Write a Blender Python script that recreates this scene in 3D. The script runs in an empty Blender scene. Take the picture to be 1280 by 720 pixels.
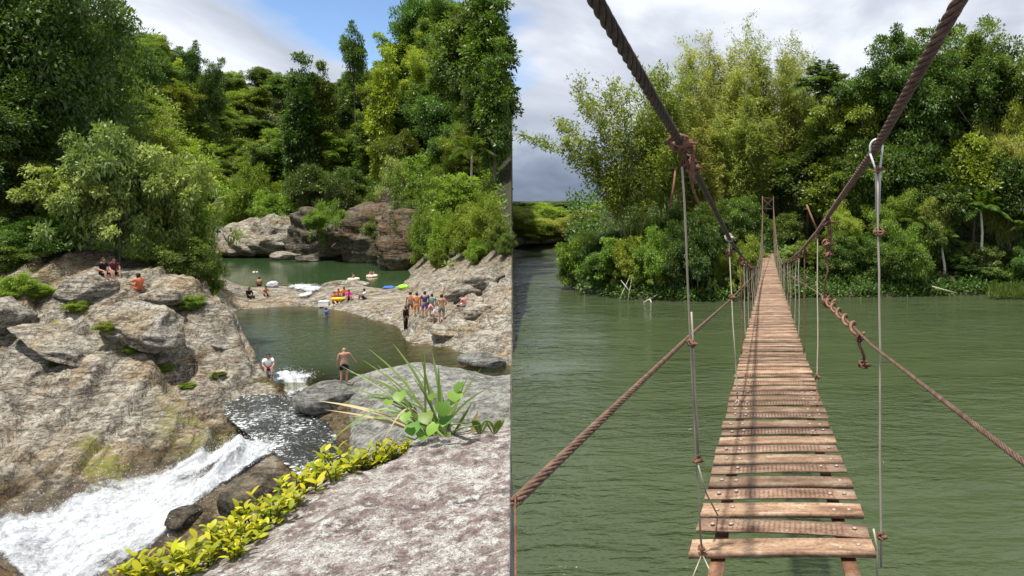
import bpy, bmesh, math, random
import numpy as np
from mathutils import Vector, Matrix, Quaternion
from mathutils.bvhtree import BVHTree

random.seed(7)
RS = np.random.RandomState(11)
scene = bpy.context.scene
COL = scene.collection

# ------------------------------------------------------------------ camera
F, CX, CY = 900.0, 960.0, 245.0          # focal length and horizon of a 1280x720 frame
cam_d = bpy.data.cameras.new('camera')
cam = bpy.data.objects.new('camera', cam_d); COL.objects.link(cam)
cam_d.sensor_width = 36.0
cam_d.lens = F / 1280 * 36
cam_d.shift_x = -(CX - 640) / 1280
cam_d.shift_y = -(360 - CY) / 1280
cam_d.clip_start = 0.05; cam_d.clip_end = 6000
cam.location = (0, 0, 0); cam.rotation_euler = (math.pi / 2, 0, 0)
scene.camera = cam

# ------------------------------------------------------------------ sun, sky, exposure
SUN_DIR = Vector((-0.20, -0.30, 1.30)).normalized()      # towards the sun
sun_d = bpy.data.lights.new('sun', 'SUN'); sun = bpy.data.objects.new('sun', sun_d); COL.objects.link(sun)
sun_d.energy = 5.0; sun_d.angle = math.radians(2.0); sun_d.color = (1.0, 0.95, 0.87)
sun.rotation_euler = SUN_DIR.to_track_quat('Z', 'Y').to_euler()
world = bpy.data.worlds.new('World'); scene.world = world; world.use_nodes = True
scene.view_settings.view_transform = 'Standard'; scene.view_settings.look = 'None'
scene.view_settings.exposure = 0.55; scene.view_settings.gamma = 1.0


def N(nt, typ, **kw):
    n = nt.nodes.new(typ)
    for k, v in kw.items():
        if k.startswith('i_'):
            key = k[2:]
            key = int(key) if key.isdigit() else key.replace('_', ' ')
            n.inputs[key].default_value = v
        else:
            setattr(n, k, v)
    return n


def ramp(nt, fac, stops, interp='LINEAR'):
    r = nt.nodes.new('ShaderNodeValToRGB'); cr = r.color_ramp; cr.interpolation = interp
    while len(cr.elements) < len(stops): cr.elements.new(0.5)
    for e, (p, c) in zip(cr.elements, stops):
        e.position = p; e.color = (*c, 1) if len(c) == 3 else c
    nt.links.new(fac, r.inputs[0])
    return r.outputs[0]


def math_n(nt, op, a, b=None, c=None, clamp=False):
    m = nt.nodes.new('ShaderNodeMath'); m.operation = op; m.use_clamp = clamp
    for i, v in enumerate((a, b, c)):
        if v is None: continue
        if hasattr(v, 'is_output'): nt.links.new(v, m.inputs[i])
        else: m.inputs[i].default_value = v
    return m.outputs[0]


def mix_c(nt, fac, a, b, blend='MIX'):
    m = nt.nodes.new('ShaderNodeMix'); m.data_type = 'RGBA'; m.blend_type = blend
    for v, s in ((fac, m.inputs[0]), (a, m.inputs[6]), (b, m.inputs[7])):
        if hasattr(v, 'is_output'): nt.links.new(v, s)
        elif isinstance(v, (int, float)): s.default_value = v
        else: s.default_value = (*v, 1)
    return m.outputs[2]


def noise_n(nt, vec, scale, detail=6, rough=0.55, dist=0.0, typ=None):
    n = nt.nodes.new('ShaderNodeTexNoise'); n.inputs['Scale'].default_value = scale
    n.inputs['Detail'].default_value = detail; n.inputs['Roughness'].default_value = rough
    n.inputs['Distortion'].default_value = dist
    if vec is not None: nt.links.new(vec, n.inputs['Vector'])
    return n.outputs['Fac']


def mapping(nt, vec, scale=(1, 1, 1), rot=(0, 0, 0), loc=(0, 0, 0)):
    m = nt.nodes.new('ShaderNodeMapping'); m.inputs['Scale'].default_value = scale
    m.inputs['Rotation'].default_value = rot; m.inputs['Location'].default_value = loc
    nt.links.new(vec, m.inputs['Vector'])
    return m.outputs[0]


def build_world():
    nt = world.node_tree; nt.nodes.clear()
    out = nt.nodes.new('ShaderNodeOutputWorld')
    sky = N(nt, 'ShaderNodeTexSky', sky_type='NISHITA', sun_disc=False)
    sky.sun_elevation = math.asin(SUN_DIR.z); sky.sun_rotation = math.atan2(SUN_DIR.x, SUN_DIR.y)
    sky.air_density = 1.0; sky.dust_density = 0.0; sky.altitude = 2500; sky.ozone_density = 3.0
    tc = nt.nodes.new('ShaderNodeTexCoord')
    sep = nt.nodes.new('ShaderNodeSeparateXYZ'); nt.links.new(tc.outputs['Generated'], sep.inputs[0])
    zz = math_n(nt, 'ADD', math_n(nt, 'ABSOLUTE', sep.outputs[2]), 0.22)
    u = math_n(nt, 'DIVIDE', sep.outputs[0], zz); v = math_n(nt, 'DIVIDE', sep.outputs[1], zz)
    cb = nt.nodes.new('ShaderNodeCombineXYZ'); nt.links.new(u, cb.inputs[0]); nt.links.new(v, cb.inputs[1])
    vec = cb.outputs[0]
    n1 = noise_n(nt, mapping(nt, vec, loc=(3.45, 1.7, 0)), 0.95, 7, 0.52, 0.25)
    n2 = noise_n(nt, mapping(nt, vec, loc=(9.4, 2.2, 0), scale=(1, .6, 1)), 2.3, 7, 0.52, 0.35)
    # an overcast deck to the east that breaks up towards the west
    bias = math_n(nt, 'MULTIPLY_ADD', math_n(nt, 'ABSOLUTE', math_n(nt, 'ADD', u, 1.10)), 0.75, -0.06)
    bias = math_n(nt, 'MINIMUM', math_n(nt, 'MAXIMUM', bias, 0.0), 0.34)
    bias = math_n(nt, 'ADD', bias, ramp(nt, sep.outputs[2], [(0.0, (.4, .4, .4)), (0.16, (0, 0, 0))]))
    cov = ramp(nt, math_n(nt, 'ADD', n1, bias), [(0.44, (0, 0, 0)), (0.60, (1, 1, 1))])
    shade = ramp(nt, n2, [(0.31, (0.50, 0.54, 0.61)), (0.46, (0.66, 0.69, 0.75)), (0.60, (0.90, 0.92, 0.95))])
    # the deck is thicker low over the horizon
    low = ramp(nt, sep.outputs[2], [(0.0, (0.26, 0.31, 0.39)), (0.05, (0.46, 0.52, 0.62)), (0.12, (0.92, 0.94, 0.98)), (1.0, (1, 1, 1))])
    ccol = mix_c(nt, 1.0, shade, low, 'MULTIPLY')
    b1 = N(nt, 'ShaderNodeBackground', i_Strength=0.13); nt.links.new(sky.outputs[0], b1.inputs[0])
    b2 = N(nt, 'ShaderNodeBackground', i_Strength=0.80); nt.links.new(ccol, b2.inputs[0])
    ms = nt.nodes.new('ShaderNodeMixShader')
    nt.links.new(cov, ms.inputs[0]); nt.links.new(b1.outputs[0], ms.inputs[1]); nt.links.new(b2.outputs[0], ms.inputs[2])
    nt.links.new(ms.outputs[0], out.inputs[0])


build_world()

# ------------------------------------------------------------------ helpers


def at(px, py, d):
    return np.array([(px - CX) / F * d, d, -(py - CY) / F * d])


def hsh(ix, iy, iz):
    h = (ix * 374761393 + iy * 668265263 + iz * 1274126177) & 0xFFFFFFFF
    h = ((h ^ (h >> 13)) * 1103515245) & 0xFFFFFFFF
    h = ((h ^ (h >> 16)) * 2246822519) & 0xFFFFFFFF
    return ((h ^ (h >> 15)) & 0xFFFFFF) / float(0xFFFFFF)


def vnoise(p):
    i = np.floor(p).astype(np.int64); f = p - i; f = f * f * (3 - 2 * f)
    r = 0
    for dx in (0, 1):
        wx = f[:, 0] if dx else 1 - f[:, 0]
        for dy in (0, 1):
            wy = f[:, 1] if dy else 1 - f[:, 1]
            for dz in (0, 1):
                wz = f[:, 2] if dz else 1 - f[:, 2]
                r = r + wx * wy * wz * hsh(i[:, 0] + dx, i[:, 1] + dy, i[:, 2] + dz)
    return r * 2 - 1


def fbm(p, scale=1.0, octs=4, gain=0.5, seed=0.0):
    p = np.asarray(p, float) * scale + seed * 17.31 + 100.0
    a, s, t = 1.0, 0.0, 0.0
    for k in range(octs):
        s = s + a * vnoise(p); t += a
        p = p * 2.03 + 5.7; a *= gain
    return s / t


def ridged(p, scale=1.0, octs=4, seed=0.0):
    p = np.asarray(p, float) * scale + seed * 13.7 + 100.0
    a, s, t = 1.0, 0.0, 0.0
    for k in range(octs):
        s = s + a * (1 - 2 * np.abs(vnoise(p))); t += a
        p = p * 2.1 + 3.3; a *= 0.5
    return s / t


def sstep(a, b, x):
    t = np.clip((x - a) / (b - a), 0, 1)
    return t * t * (3 - 2 * t)


def mesh_np(name, verts, faces, attrs=None, smooth=False, mats=None, fmat=None):
    verts = np.asarray(verts, np.float32); faces = np.asarray(faces, np.int32)
    me = bpy.data.meshes.new(name)
    nv, (nf, k) = len(verts), faces.shape
    me.vertices.add(nv); me.vertices.foreach_set('co', verts.ravel())
    me.loops.add(nf * k); me.loops.foreach_set('vertex_index', faces.ravel())
    me.polygons.add(nf); me.polygons.foreach_set('loop_start', np.arange(0, nf * k, k, dtype=np.int32))
    try: me.polygons.foreach_set('loop_total', np.full(nf, k, np.int32))
    except Exception: pass
    if smooth: me.polygons.foreach_set('use_smooth', np.ones(nf, bool))
    if fmat is not None: me.polygons.foreach_set('material_index', np.asarray(fmat, np.int32))
    for an, av in (attrs or {}).items():
        a = me.attributes.new(an, 'FLOAT', 'POINT'); a.data.foreach_set('value', np.asarray(av, np.float32))
    for m in (mats or []): me.materials.append(m)
    me.update(calc_edges=True)
    return me


def link(name, me, parent=None, mat=None, loc=None):
    o = bpy.data.objects.new(name, me); COL.objects.link(o)
    if mat is not None and me is not None and not len(me.materials): me.materials.append(mat)
    if parent is not None: o.parent = parent
    if loc is not None: o.location = loc
    return o


def tag(o, label=None, cat=None, group=None, kind=None):
    if label: o['label'] = label
    if cat: o['category'] = cat
    if group: o['group'] = group
    if kind: o['kind'] = kind
    return o


def empty(name, loc=(0, 0, 0), rz=0.0, label=None, cat=None, group=None):
    o = bpy.data.objects.new(name, None); COL.objects.link(o)
    o.location = loc; o.rotation_euler = (0, 0, rz); o.empty_display_size = 0.2
    tag(o, label, cat, group)
    return o


class MB:
    """collects tubes, boxes and lofts; quads only"""
    def __init__(s): s.v = []; s.f = []; s.n = 0
    def add(s, v, f):
        s.v.append(np.asarray(v, float)); s.f.append(np.asarray(f, int) + s.n); s.n += len(v)
    def tube(s, pts, rad, sides=6, cap=True):
        pts = np.asarray(pts, float); n = len(pts)
        rad = np.full(n, rad) if np.isscalar(rad) else np.asarray(rad, float)
        tan = np.gradient(pts, axis=0); tan /= np.linalg.norm(tan, axis=1)[:, None] + 1e-9
        ref = np.array([0, 0, 1.0]) if abs(tan[0][2]) < 0.9 else np.array([1.0, 0, 0])
        a = np.cross(tan, ref); a /= np.linalg.norm(a, axis=1)[:, None] + 1e-9
        for i in range(1, n):
            p = a[i - 1] - tan[i] * np.dot(a[i - 1], tan[i]); a[i] = p / (np.linalg.norm(p) + 1e-9)
        b = np.cross(tan, a)
        th = np.linspace(0, 2 * math.pi, sides, endpoint=False)
        ring = (np.cos(th)[None, :, None] * a[:, None, :] + np.sin(th)[None, :, None] * b[:, None, :]) * rad[:, None, None] + pts[:, None, :]
        v = ring.reshape(-1, 3)
        i = np.arange(n - 1)[:, None] * sides; j = np.arange(sides)[None, :]; k = (j + 1) % sides
        f = np.stack([i + j, i + k, i + sides + k, i + sides + j], -1).reshape(-1, 4)
        if cap:
            v = np.vstack([v, pts[0], pts[-1]]); c0, c1 = n * sides, n * sides + 1
            jj = np.arange(0, sides, 2)
            f0 = np.stack([np.full(len(jj), c0), (jj + 2) % sides, (jj + 1) % sides, jj], -1)
            e = (n - 1) * sides
            f1 = np.stack([np.full(len(jj), c1), e + jj, e + (jj + 1) % sides, e + (jj + 2) % sides], -1)
            f = np.vstack([f, f0, f1])
        s.add(v, f)
    def box(s, c, h, rot=None):
        c = np.asarray(c, float); h = np.asarray(h, float)
        v = np.array([[x, y, z] for x in (-1, 1) for y in (-1, 1) for z in (-1, 1)], float) * h
        if rot is not None: v = v @ np.asarray(rot).T
        s.add(v + c, [[0, 1, 3, 2], [4, 6, 7, 5], [0, 4, 5, 1], [2, 3, 7, 6], [0, 2, 6, 4], [1, 5, 7, 3]])
    def mesh(s, name, smooth=False, mat=None):
        me = mesh_np(name, np.vstack(s.v), np.vstack(s.f), smooth=smooth)
        if mat: me.materials.append(mat)
        return me


def grid_faces(nr, nc):
    i = np.arange(nr - 1)[:, None] * nc; j = np.arange(nc - 1)[None, :]
    return np.stack([i + j, i + j + 1, i + nc + j + 1, i + nc + j], -1).reshape(-1, 4)


def copy_tree(o, parent=None):
    c = o.copy(); COL.objects.link(c); c.parent = parent
    for ch in o.children: copy_tree(ch, c)
    return c


# ------------------------------------------------------------------ materials


def new_mat(name):
    m = bpy.data.materials.new(name); m.use_nodes = True
    nt = m.node_tree; nt.nodes.clear()
    out = nt.nodes.new('ShaderNodeOutputMaterial')
    return m, nt, out


def principled(nt, out, rough=0.6, spec=0.4, metal=0.0):
    p = nt.nodes.new('ShaderNodeBsdfPrincipled')
    p.inputs['Roughness'].default_value = rough; p.inputs['Metallic'].default_value = metal
    p.inputs['Specular IOR Level'].default_value = spec
    nt.links.new(p.outputs[0], out.inputs[0])
    return p


def bump(nt, h, strength, dist, p):
    b = N(nt, 'ShaderNodeBump', i_Strength=strength, i_Distance=dist)
    nt.links.new(h, b.inputs['Height']); nt.links.new(b.outputs[0], p.inputs['Normal'])


def plain(name, col, rough=0.7, spec=0.3, metal=0.0, var=0.18, scale=8):
    m, nt, out = new_mat(name); p = principled(nt, out, rough, spec, metal)
    tc = nt.nodes.new('ShaderNodeTexCoord')
    n = noise_n(nt, tc.outputs['Object'], scale, 4)
    c = mix_c(nt, n, tuple(x * (1 - var) for x in col), tuple(min(1, x * (1 + var)) for x in col))
    nt.links.new(c, p.inputs['Base Color'])
    return m


def leaf_mat(name, dark, light, trans=0.35, rough=0.45, objvar=0.35, spec=0.35):
    m, nt, out = new_mat(name)
    at_ = N(nt, 'ShaderNodeAttribute', attribute_name='tint')
    oi = nt.nodes.new('ShaderNodeObjectInfo')
    c = mix_c(nt, at_.outputs['Fac'], dark, light)
    hs = nt.nodes.new('ShaderNodeHueSaturation')
    nt.links.new(c, hs.inputs['Color'])
    r1 = math_n(nt, 'FRACT', math_n(nt, 'MULTIPLY', oi.outputs['Random'], 7.13))
    nt.links.new(math_n(nt, 'MULTIPLY_ADD', oi.outputs['Random'], 0.04, 0.488), hs.inputs['Hue'])
    nt.links.new(math_n(nt, 'MULTIPLY_ADD', r1, objvar * 2, 1 - objvar), hs.inputs['Value'])
    hs.inputs['Saturation'].default_value = 1.0
    p = N(nt, 'ShaderNodeBsdfPrincipled', i_Roughness=rough)
    p.inputs['Specular IOR Level'].default_value = spec
    t = nt.nodes.new('ShaderNodeBsdfTranslucent')
    nt.links.new(hs.outputs[0], p.inputs['Base Color'])
    nt.links.new(mix_c(nt, 1.0, hs.outputs[0], (1.5, 1.6, 0.7), 'MULTIPLY'), t.inputs[0])
    ms = N(nt, 'ShaderNodeMixShader'); ms.inputs[0].default_value = trans
    nt.links.new(p.outputs[0], ms.inputs[1]); nt.links.new(t.outputs[0], ms.inputs[2])
    nt.links.new(ms.outputs[0], out.inputs[0])
    return m


def rock_mat(name, base, dark, pale, ochre=None, scale=1.0, strata=(0.6, 0.5, 2.5), rot=(0.4, 0.5, 0.3), lichen=0.35,
             forest=False, bumps=0.6, speck=0.0, dist=0.12, crackmix=0.15, cracks=0.8, warp=0.9):
    m, nt, out = new_mat(name); p = principled(nt, out, 0.82, 0.25)
    tc = nt.nodes.new('ShaderNodeTexCoord'); V = tc.outputs['Object']
    a = noise_n(nt, V, 0.55 * scale, 8, 0.6, 0.4)
    b = noise_n(nt, mapping(nt, V, scale=strata, rot=rot), 1.3 * scale, 9, 0.65, warp)
    c = noise_n(nt, V, 7.0 * scale, 8, 0.7, 0.2)
    col = ramp(nt, b, [(0.30, dark), (0.47, base), (0.66, pale)])
    if ochre: col = mix_c(nt, ramp(nt, a, [(0.46, (0, 0, 0)), (0.62, (0.9, 0.9, 0.9))]), col, ochre)
    # pale lichen blotches and dark pits
    li = ramp(nt, noise_n(nt, V, 3.2 * scale, 10, 0.72, 0.3), [(0.50, (0, 0, 0)), (0.60, (lichen * 2,) * 3)])
    col = mix_c(nt, li, col, pale)
    pits = ramp(nt, c, [(0.34, (0.35, 0.33, 0.30)), (0.52, (1, 1, 1))])
    col = mix_c(nt, 0.9, col, pits, 'MULTIPLY')
    vo = N(nt, 'ShaderNodeTexVoronoi', feature='DISTANCE_TO_EDGE', i_Scale=0.8 * scale)
    wv = nt.nodes.new('ShaderNodeVectorMath'); wv.operation = 'ADD'
    nz = nt.nodes.new('ShaderNodeTexNoise'); nz.inputs['Scale'].default_value = 0.7 * scale; nz.inputs['Detail'].default_value = 8
    nt.links.new(mapping(nt, V, scale=strata, rot=rot), wv.inputs[0]); nt.links.new(V, nz.inputs['Vector'])
    nt.links.new(nz.outputs['Color'], wv.inputs[1]); nt.links.new(wv.outputs[0], vo.inputs['Vector'])
    crack = ramp(nt, vo.outputs['Distance'], [(0.0, (0, 0, 0)), (0.02, (1, 1, 1))])
    col = mix_c(nt, crackmix, col, mix_c(nt, crack, (0.22, 0.2, 0.17), (1, 1, 1)), 'MULTIPLY')
    for sc_, st_, wd in ((0.55, (0.35, 0.8, 3.0), .020), (1.5, (0.5, 1.0, 3.2), .030), (0.7, (2.6, 1.2, 0.5), .014)):
        rn = noise_n(nt, mapping(nt, V, scale=st_, rot=rot, loc=(sc_, 2 * sc_, 0)), sc_ * scale, 7, 0.62, 0.5)
        ln = ramp(nt, math_n(nt, 'ABSOLUTE', math_n(nt, 'SUBTRACT', rn, 0.5)), [(0.0, (0.16, 0.14, 0.12)), (wd, (1, 1, 1))])
        col = mix_c(nt, cracks, col, ln, 'MULTIPLY')
    if speck:
        sp = ramp(nt, noise_n(nt, V, 26 * scale, 6, 0.75), [(0.52, (0, 0, 0)), (0.60, (speck,) * 3)])
        col = mix_c(nt, sp, col, (0.025, 0.024, 0.025))
    if forest:
        wet = N(nt, 'ShaderNodeAttribute', attribute_name='wet')
        wc = mix_c(nt, 1.0, col, mix_c(nt, noise_n(nt, V, 1.5, 6), (0.22, 0.19, 0.13), (0.55, 0.46, 0.30)), 'MULTIPLY')
        col = mix_c(nt, wet.outputs['Fac'], col, wc)
        mo = N(nt, 'ShaderNodeAttribute', attribute_name='moss')
        mf = math_n(nt, 'MULTIPLY', mo.outputs['Fac'], ramp(nt, noise_n(nt, V, 1.6, 8, 0.7), [(0.44, (0, 0, 0)), (0.56, (1, 1, 1))]))
        col = mix_c(nt, mf, col, mix_c(nt, c, (0.05, 0.07, 0.012), (0.22, 0.20, 0.03)))
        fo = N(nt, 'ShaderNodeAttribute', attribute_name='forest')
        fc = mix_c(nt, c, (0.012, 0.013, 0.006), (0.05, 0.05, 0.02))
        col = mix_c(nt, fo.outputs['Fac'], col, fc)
        r = math_n(nt, 'MULTIPLY_ADD', wet.outputs['Fac'], -0.5, 0.82)
        nt.links.new(r, p.inputs['Roughness'])
    nt.links.new(col, p.inputs['Base Color'])
    h = math_n(nt, 'ADD', math_n(nt, 'MULTIPLY', b, 1.0), math_n(nt, 'MULTIPLY', c, 0.35))
    h = math_n(nt, 'ADD', h, math_n(nt, 'MULTIPLY', crack, 0.12))
    bump(nt, h, bumps, dist, p)
    return m


def water_mat(name, deep, shallow_murk, wave_scale=(1, 1, 1), wscale=2.0, bstr=0.35, bdist=0.05, rot=0.0, rough=0.06, murk_attr=True, fine=9.0, painted_glints=0.0):
    """clear surface reflection over a murky body; 'deep' attribute = how much water is under the surface"""
    m, nt, out = new_mat(name)
    tc = nt.nodes.new('ShaderNodeTexCoord'); V = tc.outputs['Object']
    w1 = noise_n(nt, mapping(nt, V, scale=wave_scale, rot=(0, 0, rot)), wscale, 4, 0.55, 0.6)
    w2 = noise_n(nt, mapping(nt, V, scale=wave_scale, rot=(0, 0, rot + 0.5)), wscale * 3.1, 3, 0.5, 0.4)
    w3 = noise_n(nt, V, fine, 2, 0.5)
    patch = ramp(nt, noise_n(nt, mapping(nt, V, scale=(.6, 1.4, 1)), 0.09, 5), [(0.38, (0.22,) * 3), (0.60, (1, 1, 1))])
    h = math_n(nt, 'ADD', math_n(nt, 'MULTIPLY', w1, 1.0), math_n(nt, 'MULTIPLY', w2, 0.4))
    h = math_n(nt, 'ADD', h, math_n(nt, 'MULTIPLY', w3, 0.10))
    h = math_n(nt, 'MULTIPLY', h, patch)
    b = N(nt, 'ShaderNodeBump', i_Strength=bstr, i_Distance=bdist); nt.links.new(h, b.inputs['Height'])
    dif = nt.nodes.new('ShaderNodeBsdfDiffuse')
    vcol = mix_c(nt, noise_n(nt, V, 0.25, 4), tuple(x * 0.85 for x in deep), tuple(x * 1.15 for x in deep))
    nt.links.new(vcol, dif.inputs[0]); nt.links.new(b.outputs[0], dif.inputs['Normal'])
    gl = N(nt, 'ShaderNodeBsdfGlossy', i_Roughness=rough); nt.links.new(b.outputs[0], gl.inputs['Normal'])
    fr = N(nt, 'ShaderNodeFresnel', i_IOR=1.33); nt.links.new(b.outputs[0], fr.inputs['Normal'])
    body = dif.outputs[0]
    if murk_attr:
        tr = nt.nodes.new('ShaderNodeBsdfTransparent'); tr.inputs[0].default_value = (*shallow_murk, 1)
        da = N(nt, 'ShaderNodeAttribute', attribute_name='deep')
        mx = nt.nodes.new('ShaderNodeMixShader')
        nt.links.new(da.outputs['Fac'], mx.inputs[0]); nt.links.new(tr.outputs[0], mx.inputs[1]); nt.links.new(dif.outputs[0], mx.inputs[2])
        body = mx.outputs[0]
    if painted_glints:  # sun sparkles on the ripples, painted as white diffuse spots
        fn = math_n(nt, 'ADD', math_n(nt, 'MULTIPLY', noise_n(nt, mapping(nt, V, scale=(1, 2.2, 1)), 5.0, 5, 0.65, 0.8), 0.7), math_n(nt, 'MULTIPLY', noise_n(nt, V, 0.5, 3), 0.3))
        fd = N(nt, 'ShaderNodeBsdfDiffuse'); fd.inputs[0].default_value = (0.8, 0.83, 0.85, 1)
        mf = nt.nodes.new('ShaderNodeMixShader'); nt.links.new(ramp(nt, fn, [(0.53, (0, 0, 0)), (0.60, (painted_glints,) * 3)]), mf.inputs[0]); nt.links.new(body, mf.inputs[1]); nt.links.new(fd.outputs[0], mf.inputs[2]); body = mf.outputs[0]
    ms = nt.nodes.new('ShaderNodeMixShader')
    nt.links.new(fr.outputs[0], ms.inputs[0]); nt.links.new(body, ms.inputs[1]); nt.links.new(gl.outputs[0], ms.inputs[2])
    nt.links.new(ms.outputs[0], out.inputs[0])
    return m


def foam_mat(name, cover=0.5, flow=(1, 1, 1), scale=3.0):
    m, nt, out = new_mat(name)
    tc = nt.nodes.new('ShaderNodeTexCoord'); V = tc.outputs['Object']
    fu = N(nt, 'ShaderNodeAttribute', attribute_name='along'); fv = N(nt, 'ShaderNodeAttribute', attribute_name='across')
    cb = nt.nodes.new('ShaderNodeCombineXYZ'); nt.links.new(math_n(nt, 'MULTIPLY', fu.outputs['Fac'], 0.55), cb.inputs[0]); nt.links.new(math_n(nt, 'MULTIPLY', fv.outputs['Fac'], 2.6), cb.inputs[1])
    st = noise_n(nt, cb.outputs[0], 1.0, 8, 0.68, 0.8)
    n1 = math_n(nt, 'ADD', math_n(nt, 'MULTIPLY', st, 0.62), math_n(nt, 'MULTIPLY', noise_n(nt, mapping(nt, V, scale=flow), scale, 9, 0.72, 0.6), 0.38))
    n2 = noise_n(nt, V, scale * 5, 5, 0.7)
    ed = N(nt, 'ShaderNodeAttribute', attribute_name='foam')
    x = math_n(nt, 'ADD', math_n(nt, 'MULTIPLY', n1, 0.75), math_n(nt, 'MULTIPLY', n2, 0.35))
    x = math_n(nt, 'ADD', x, math_n(nt, 'MULTIPLY_ADD', ed.outputs['Fac'], 0.55, -0.5 + cover * 0.4))
    fac = ramp(nt, x, [(0.43, (0, 0, 0)), (0.53, (0.55, 0.55, 0.55)), (0.66, (1, 1, 1))])
    p = N(nt, 'ShaderNodeBsdfPrincipled', i_Roughness=0.5)
    nt.links.new(mix_c(nt, n2, (0.36, 0.40, 0.44), (0.80, 0.82, 0.84)), p.inputs['Base Color'])
    b = N(nt, 'ShaderNodeBump', i_Strength=1.0, i_Distance=0.5); nt.links.new(n1, b.inputs['Height']); nt.links.new(b.outputs[0], p.inputs['Normal'])
    tr = N(nt, 'ShaderNodeBsdfTransparent'); tr.inputs[0].default_value = (1, 1, 1, 1)
    gl = N(nt, 'ShaderNodeBsdfGlossy', i_Roughness=0.12); nt.links.new(b.outputs[0], gl.inputs['Normal'])
    thin = N(nt, 'ShaderNodeMixShader'); nt.links.new(math_n(nt, 'MULTIPLY', ed.outputs['Fac'], 0.14), thin.inputs[0])
    nt.links.new(tr.outputs[0], thin.inputs[1]); nt.links.new(gl.outputs[0], thin.inputs[2])
    ms = nt.nodes.new('ShaderNodeMixShader')
    nt.links.new(fac, ms.inputs[0]); nt.links.new(thin.outputs[0], ms.inputs[1]); nt.links.new(p.outputs[0], ms.inputs[2])
    nt.links.new(ms.outputs[0], out.inputs[0])
    return m


def rust_mat(name, a, b, c, scale=14, diamond=False, rough=0.75):
    m, nt, out = new_mat(name); p = principled(nt, out, rough, 0.3)
    tc = nt.nodes.new('ShaderNodeTexCoord'); oi = nt.nodes.new('ShaderNodeObjectInfo')
    V0 = nt.nodes.new('ShaderNodeVectorMath'); V0.operation = 'ADD'
    off = nt.nodes.new('ShaderNodeCombineXYZ'); nt.links.new(math_n(nt, 'MULTIPLY', oi.outputs['Random'], 37.0), off.inputs[0])
    nt.links.new(tc.outputs['Object'], V0.inputs[0]); nt.links.new(off.outputs[0], V0.inputs[1]); V = V0.outputs[0]
    n1 = noise_n(nt, mapping(nt, V, scale=(0.35, 1, 1)), scale, 8, 0.65, 0.5)
    n2 = noise_n(nt, V, scale * 6, 6, 0.7)
    col = ramp(nt, n1, [(0.30, a), (0.50, b), (0.70, c)])
    col = mix_c(nt, 0.75, col, ramp(nt, n2, [(0.32, (0.4, 0.36, 0.32)), (0.58, (1.05, 1.03, 1.0))]), 'MULTIPLY')
    hs = nt.nodes.new('ShaderNodeHueSaturation'); nt.links.new(col, hs.inputs['Color'])
    nt.links.new(math_n(nt, 'MULTIPLY_ADD', oi.outputs['Random'], 0.65, 0.62), hs.inputs['Value'])
    nt.links.new(hs.outputs[0], p.inputs['Base Color'])
    h = math_n(nt, 'ADD', math_n(nt, 'MULTIPLY', n1, 0.5), math_n(nt, 'MULTIPLY', n2, 0.4))
    bump(nt, h, 0.35, 0.01, p)
    return m


M = {}
M['terrain'] = rock_mat('gorge rock', (0.225, 0.200, 0.158), (0.075, 0.067, 0.054), (0.40, 0.375, 0.32), (0.25, 0.185, 0.105), 0.75, strata=(0.5, 1.3, 2.6), rot=(0.5, 0.35, 0.5), forest=True, bumps=0.9, dist=0.22)
M['boulder'] = rock_mat('boulder rock', (0.225, 0.205, 0.168), (0.075, 0.067, 0.054), (0.40, 0.38, 0.325), (0.24, 0.185, 0.11), 0.9, strata=(0.6, 0.8, 2.4), rot=(0.3, 0.3, 0.2), bumps=0.9, dist=0.15)
M['grey_rock'] = rock_mat('grey slab rock', (0.145, 0.145, 0.13), (0.055, 0.055, 0.05), (0.25, 0.252, 0.23), None, 0.6, strata=(0.5, 1.0, 2.5), bumps=0.7, dist=0.12, cracks=0.55)
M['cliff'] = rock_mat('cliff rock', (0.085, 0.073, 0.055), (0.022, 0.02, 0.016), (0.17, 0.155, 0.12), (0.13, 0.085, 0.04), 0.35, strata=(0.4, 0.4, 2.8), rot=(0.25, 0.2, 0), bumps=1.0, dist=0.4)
M['wet_rock'] = rock_mat('wet rock', (0.06, 0.05, 0.035), (0.02, 0.018, 0.014), (0.12, 0.10, 0.07), None, 0.9, bumps=0.7)
M['lichen_rock'] = rock_mat('lichen covered rock', (0.20, 0.155, 0.14), (0.06, 0.047, 0.044), (0.44, 0.435, 0.41), None, 4.2, strata=(1, 1, 1.4), lichen=0.5, bumps=1.0, speck=0.95, dist=0.035, cracks=0.08, warp=0.1)
M['soil'] = plain('dark soil', (0.05, 0.04, 0.025), 0.95)
M['bark'] = plain('bark', (0.13, 0.11, 0.085), 0.9, var=0.4, scale=6)
M['pale_bark'] = plain('pale dead wood', (0.42, 0.39, 0.33), 0.85, var=0.3, scale=5)
M['culm'] = plain('bamboo culm', (0.16, 0.17, 0.05), 0.5, var=0.3, scale=3)
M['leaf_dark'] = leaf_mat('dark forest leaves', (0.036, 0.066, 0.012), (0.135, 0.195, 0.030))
M['leaf_mid'] = leaf_mat('green forest leaves', (0.078, 0.122, 0.014), (0.235, 0.300, 0.036))
M['leaf_bright'] = leaf_mat('bright green leaves', (0.12, 0.170, 0.015), (0.310, 0.360, 0.038))
M['leaf_grey'] = leaf_mat('greyish bush leaves', (0.11, 0.155, 0.030), (0.33, 0.39, 0.11))
M['leaf_bamboo'] = leaf_mat('bamboo leaves', (0.17, 0.19, 0.035), (0.38, 0.38, 0.09), 0.45, objvar=0.15)
M['leaf_bamboo_green'] = leaf_mat('green bamboo leaves', (0.12, 0.17, 0.022), (0.31, 0.36, 0.06), 0.45, objvar=0.2)
M['leaf_palm'] = leaf_mat('palm leaves', (0.04, 0.08, 0.012), (0.13, 0.18, 0.03))
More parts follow.
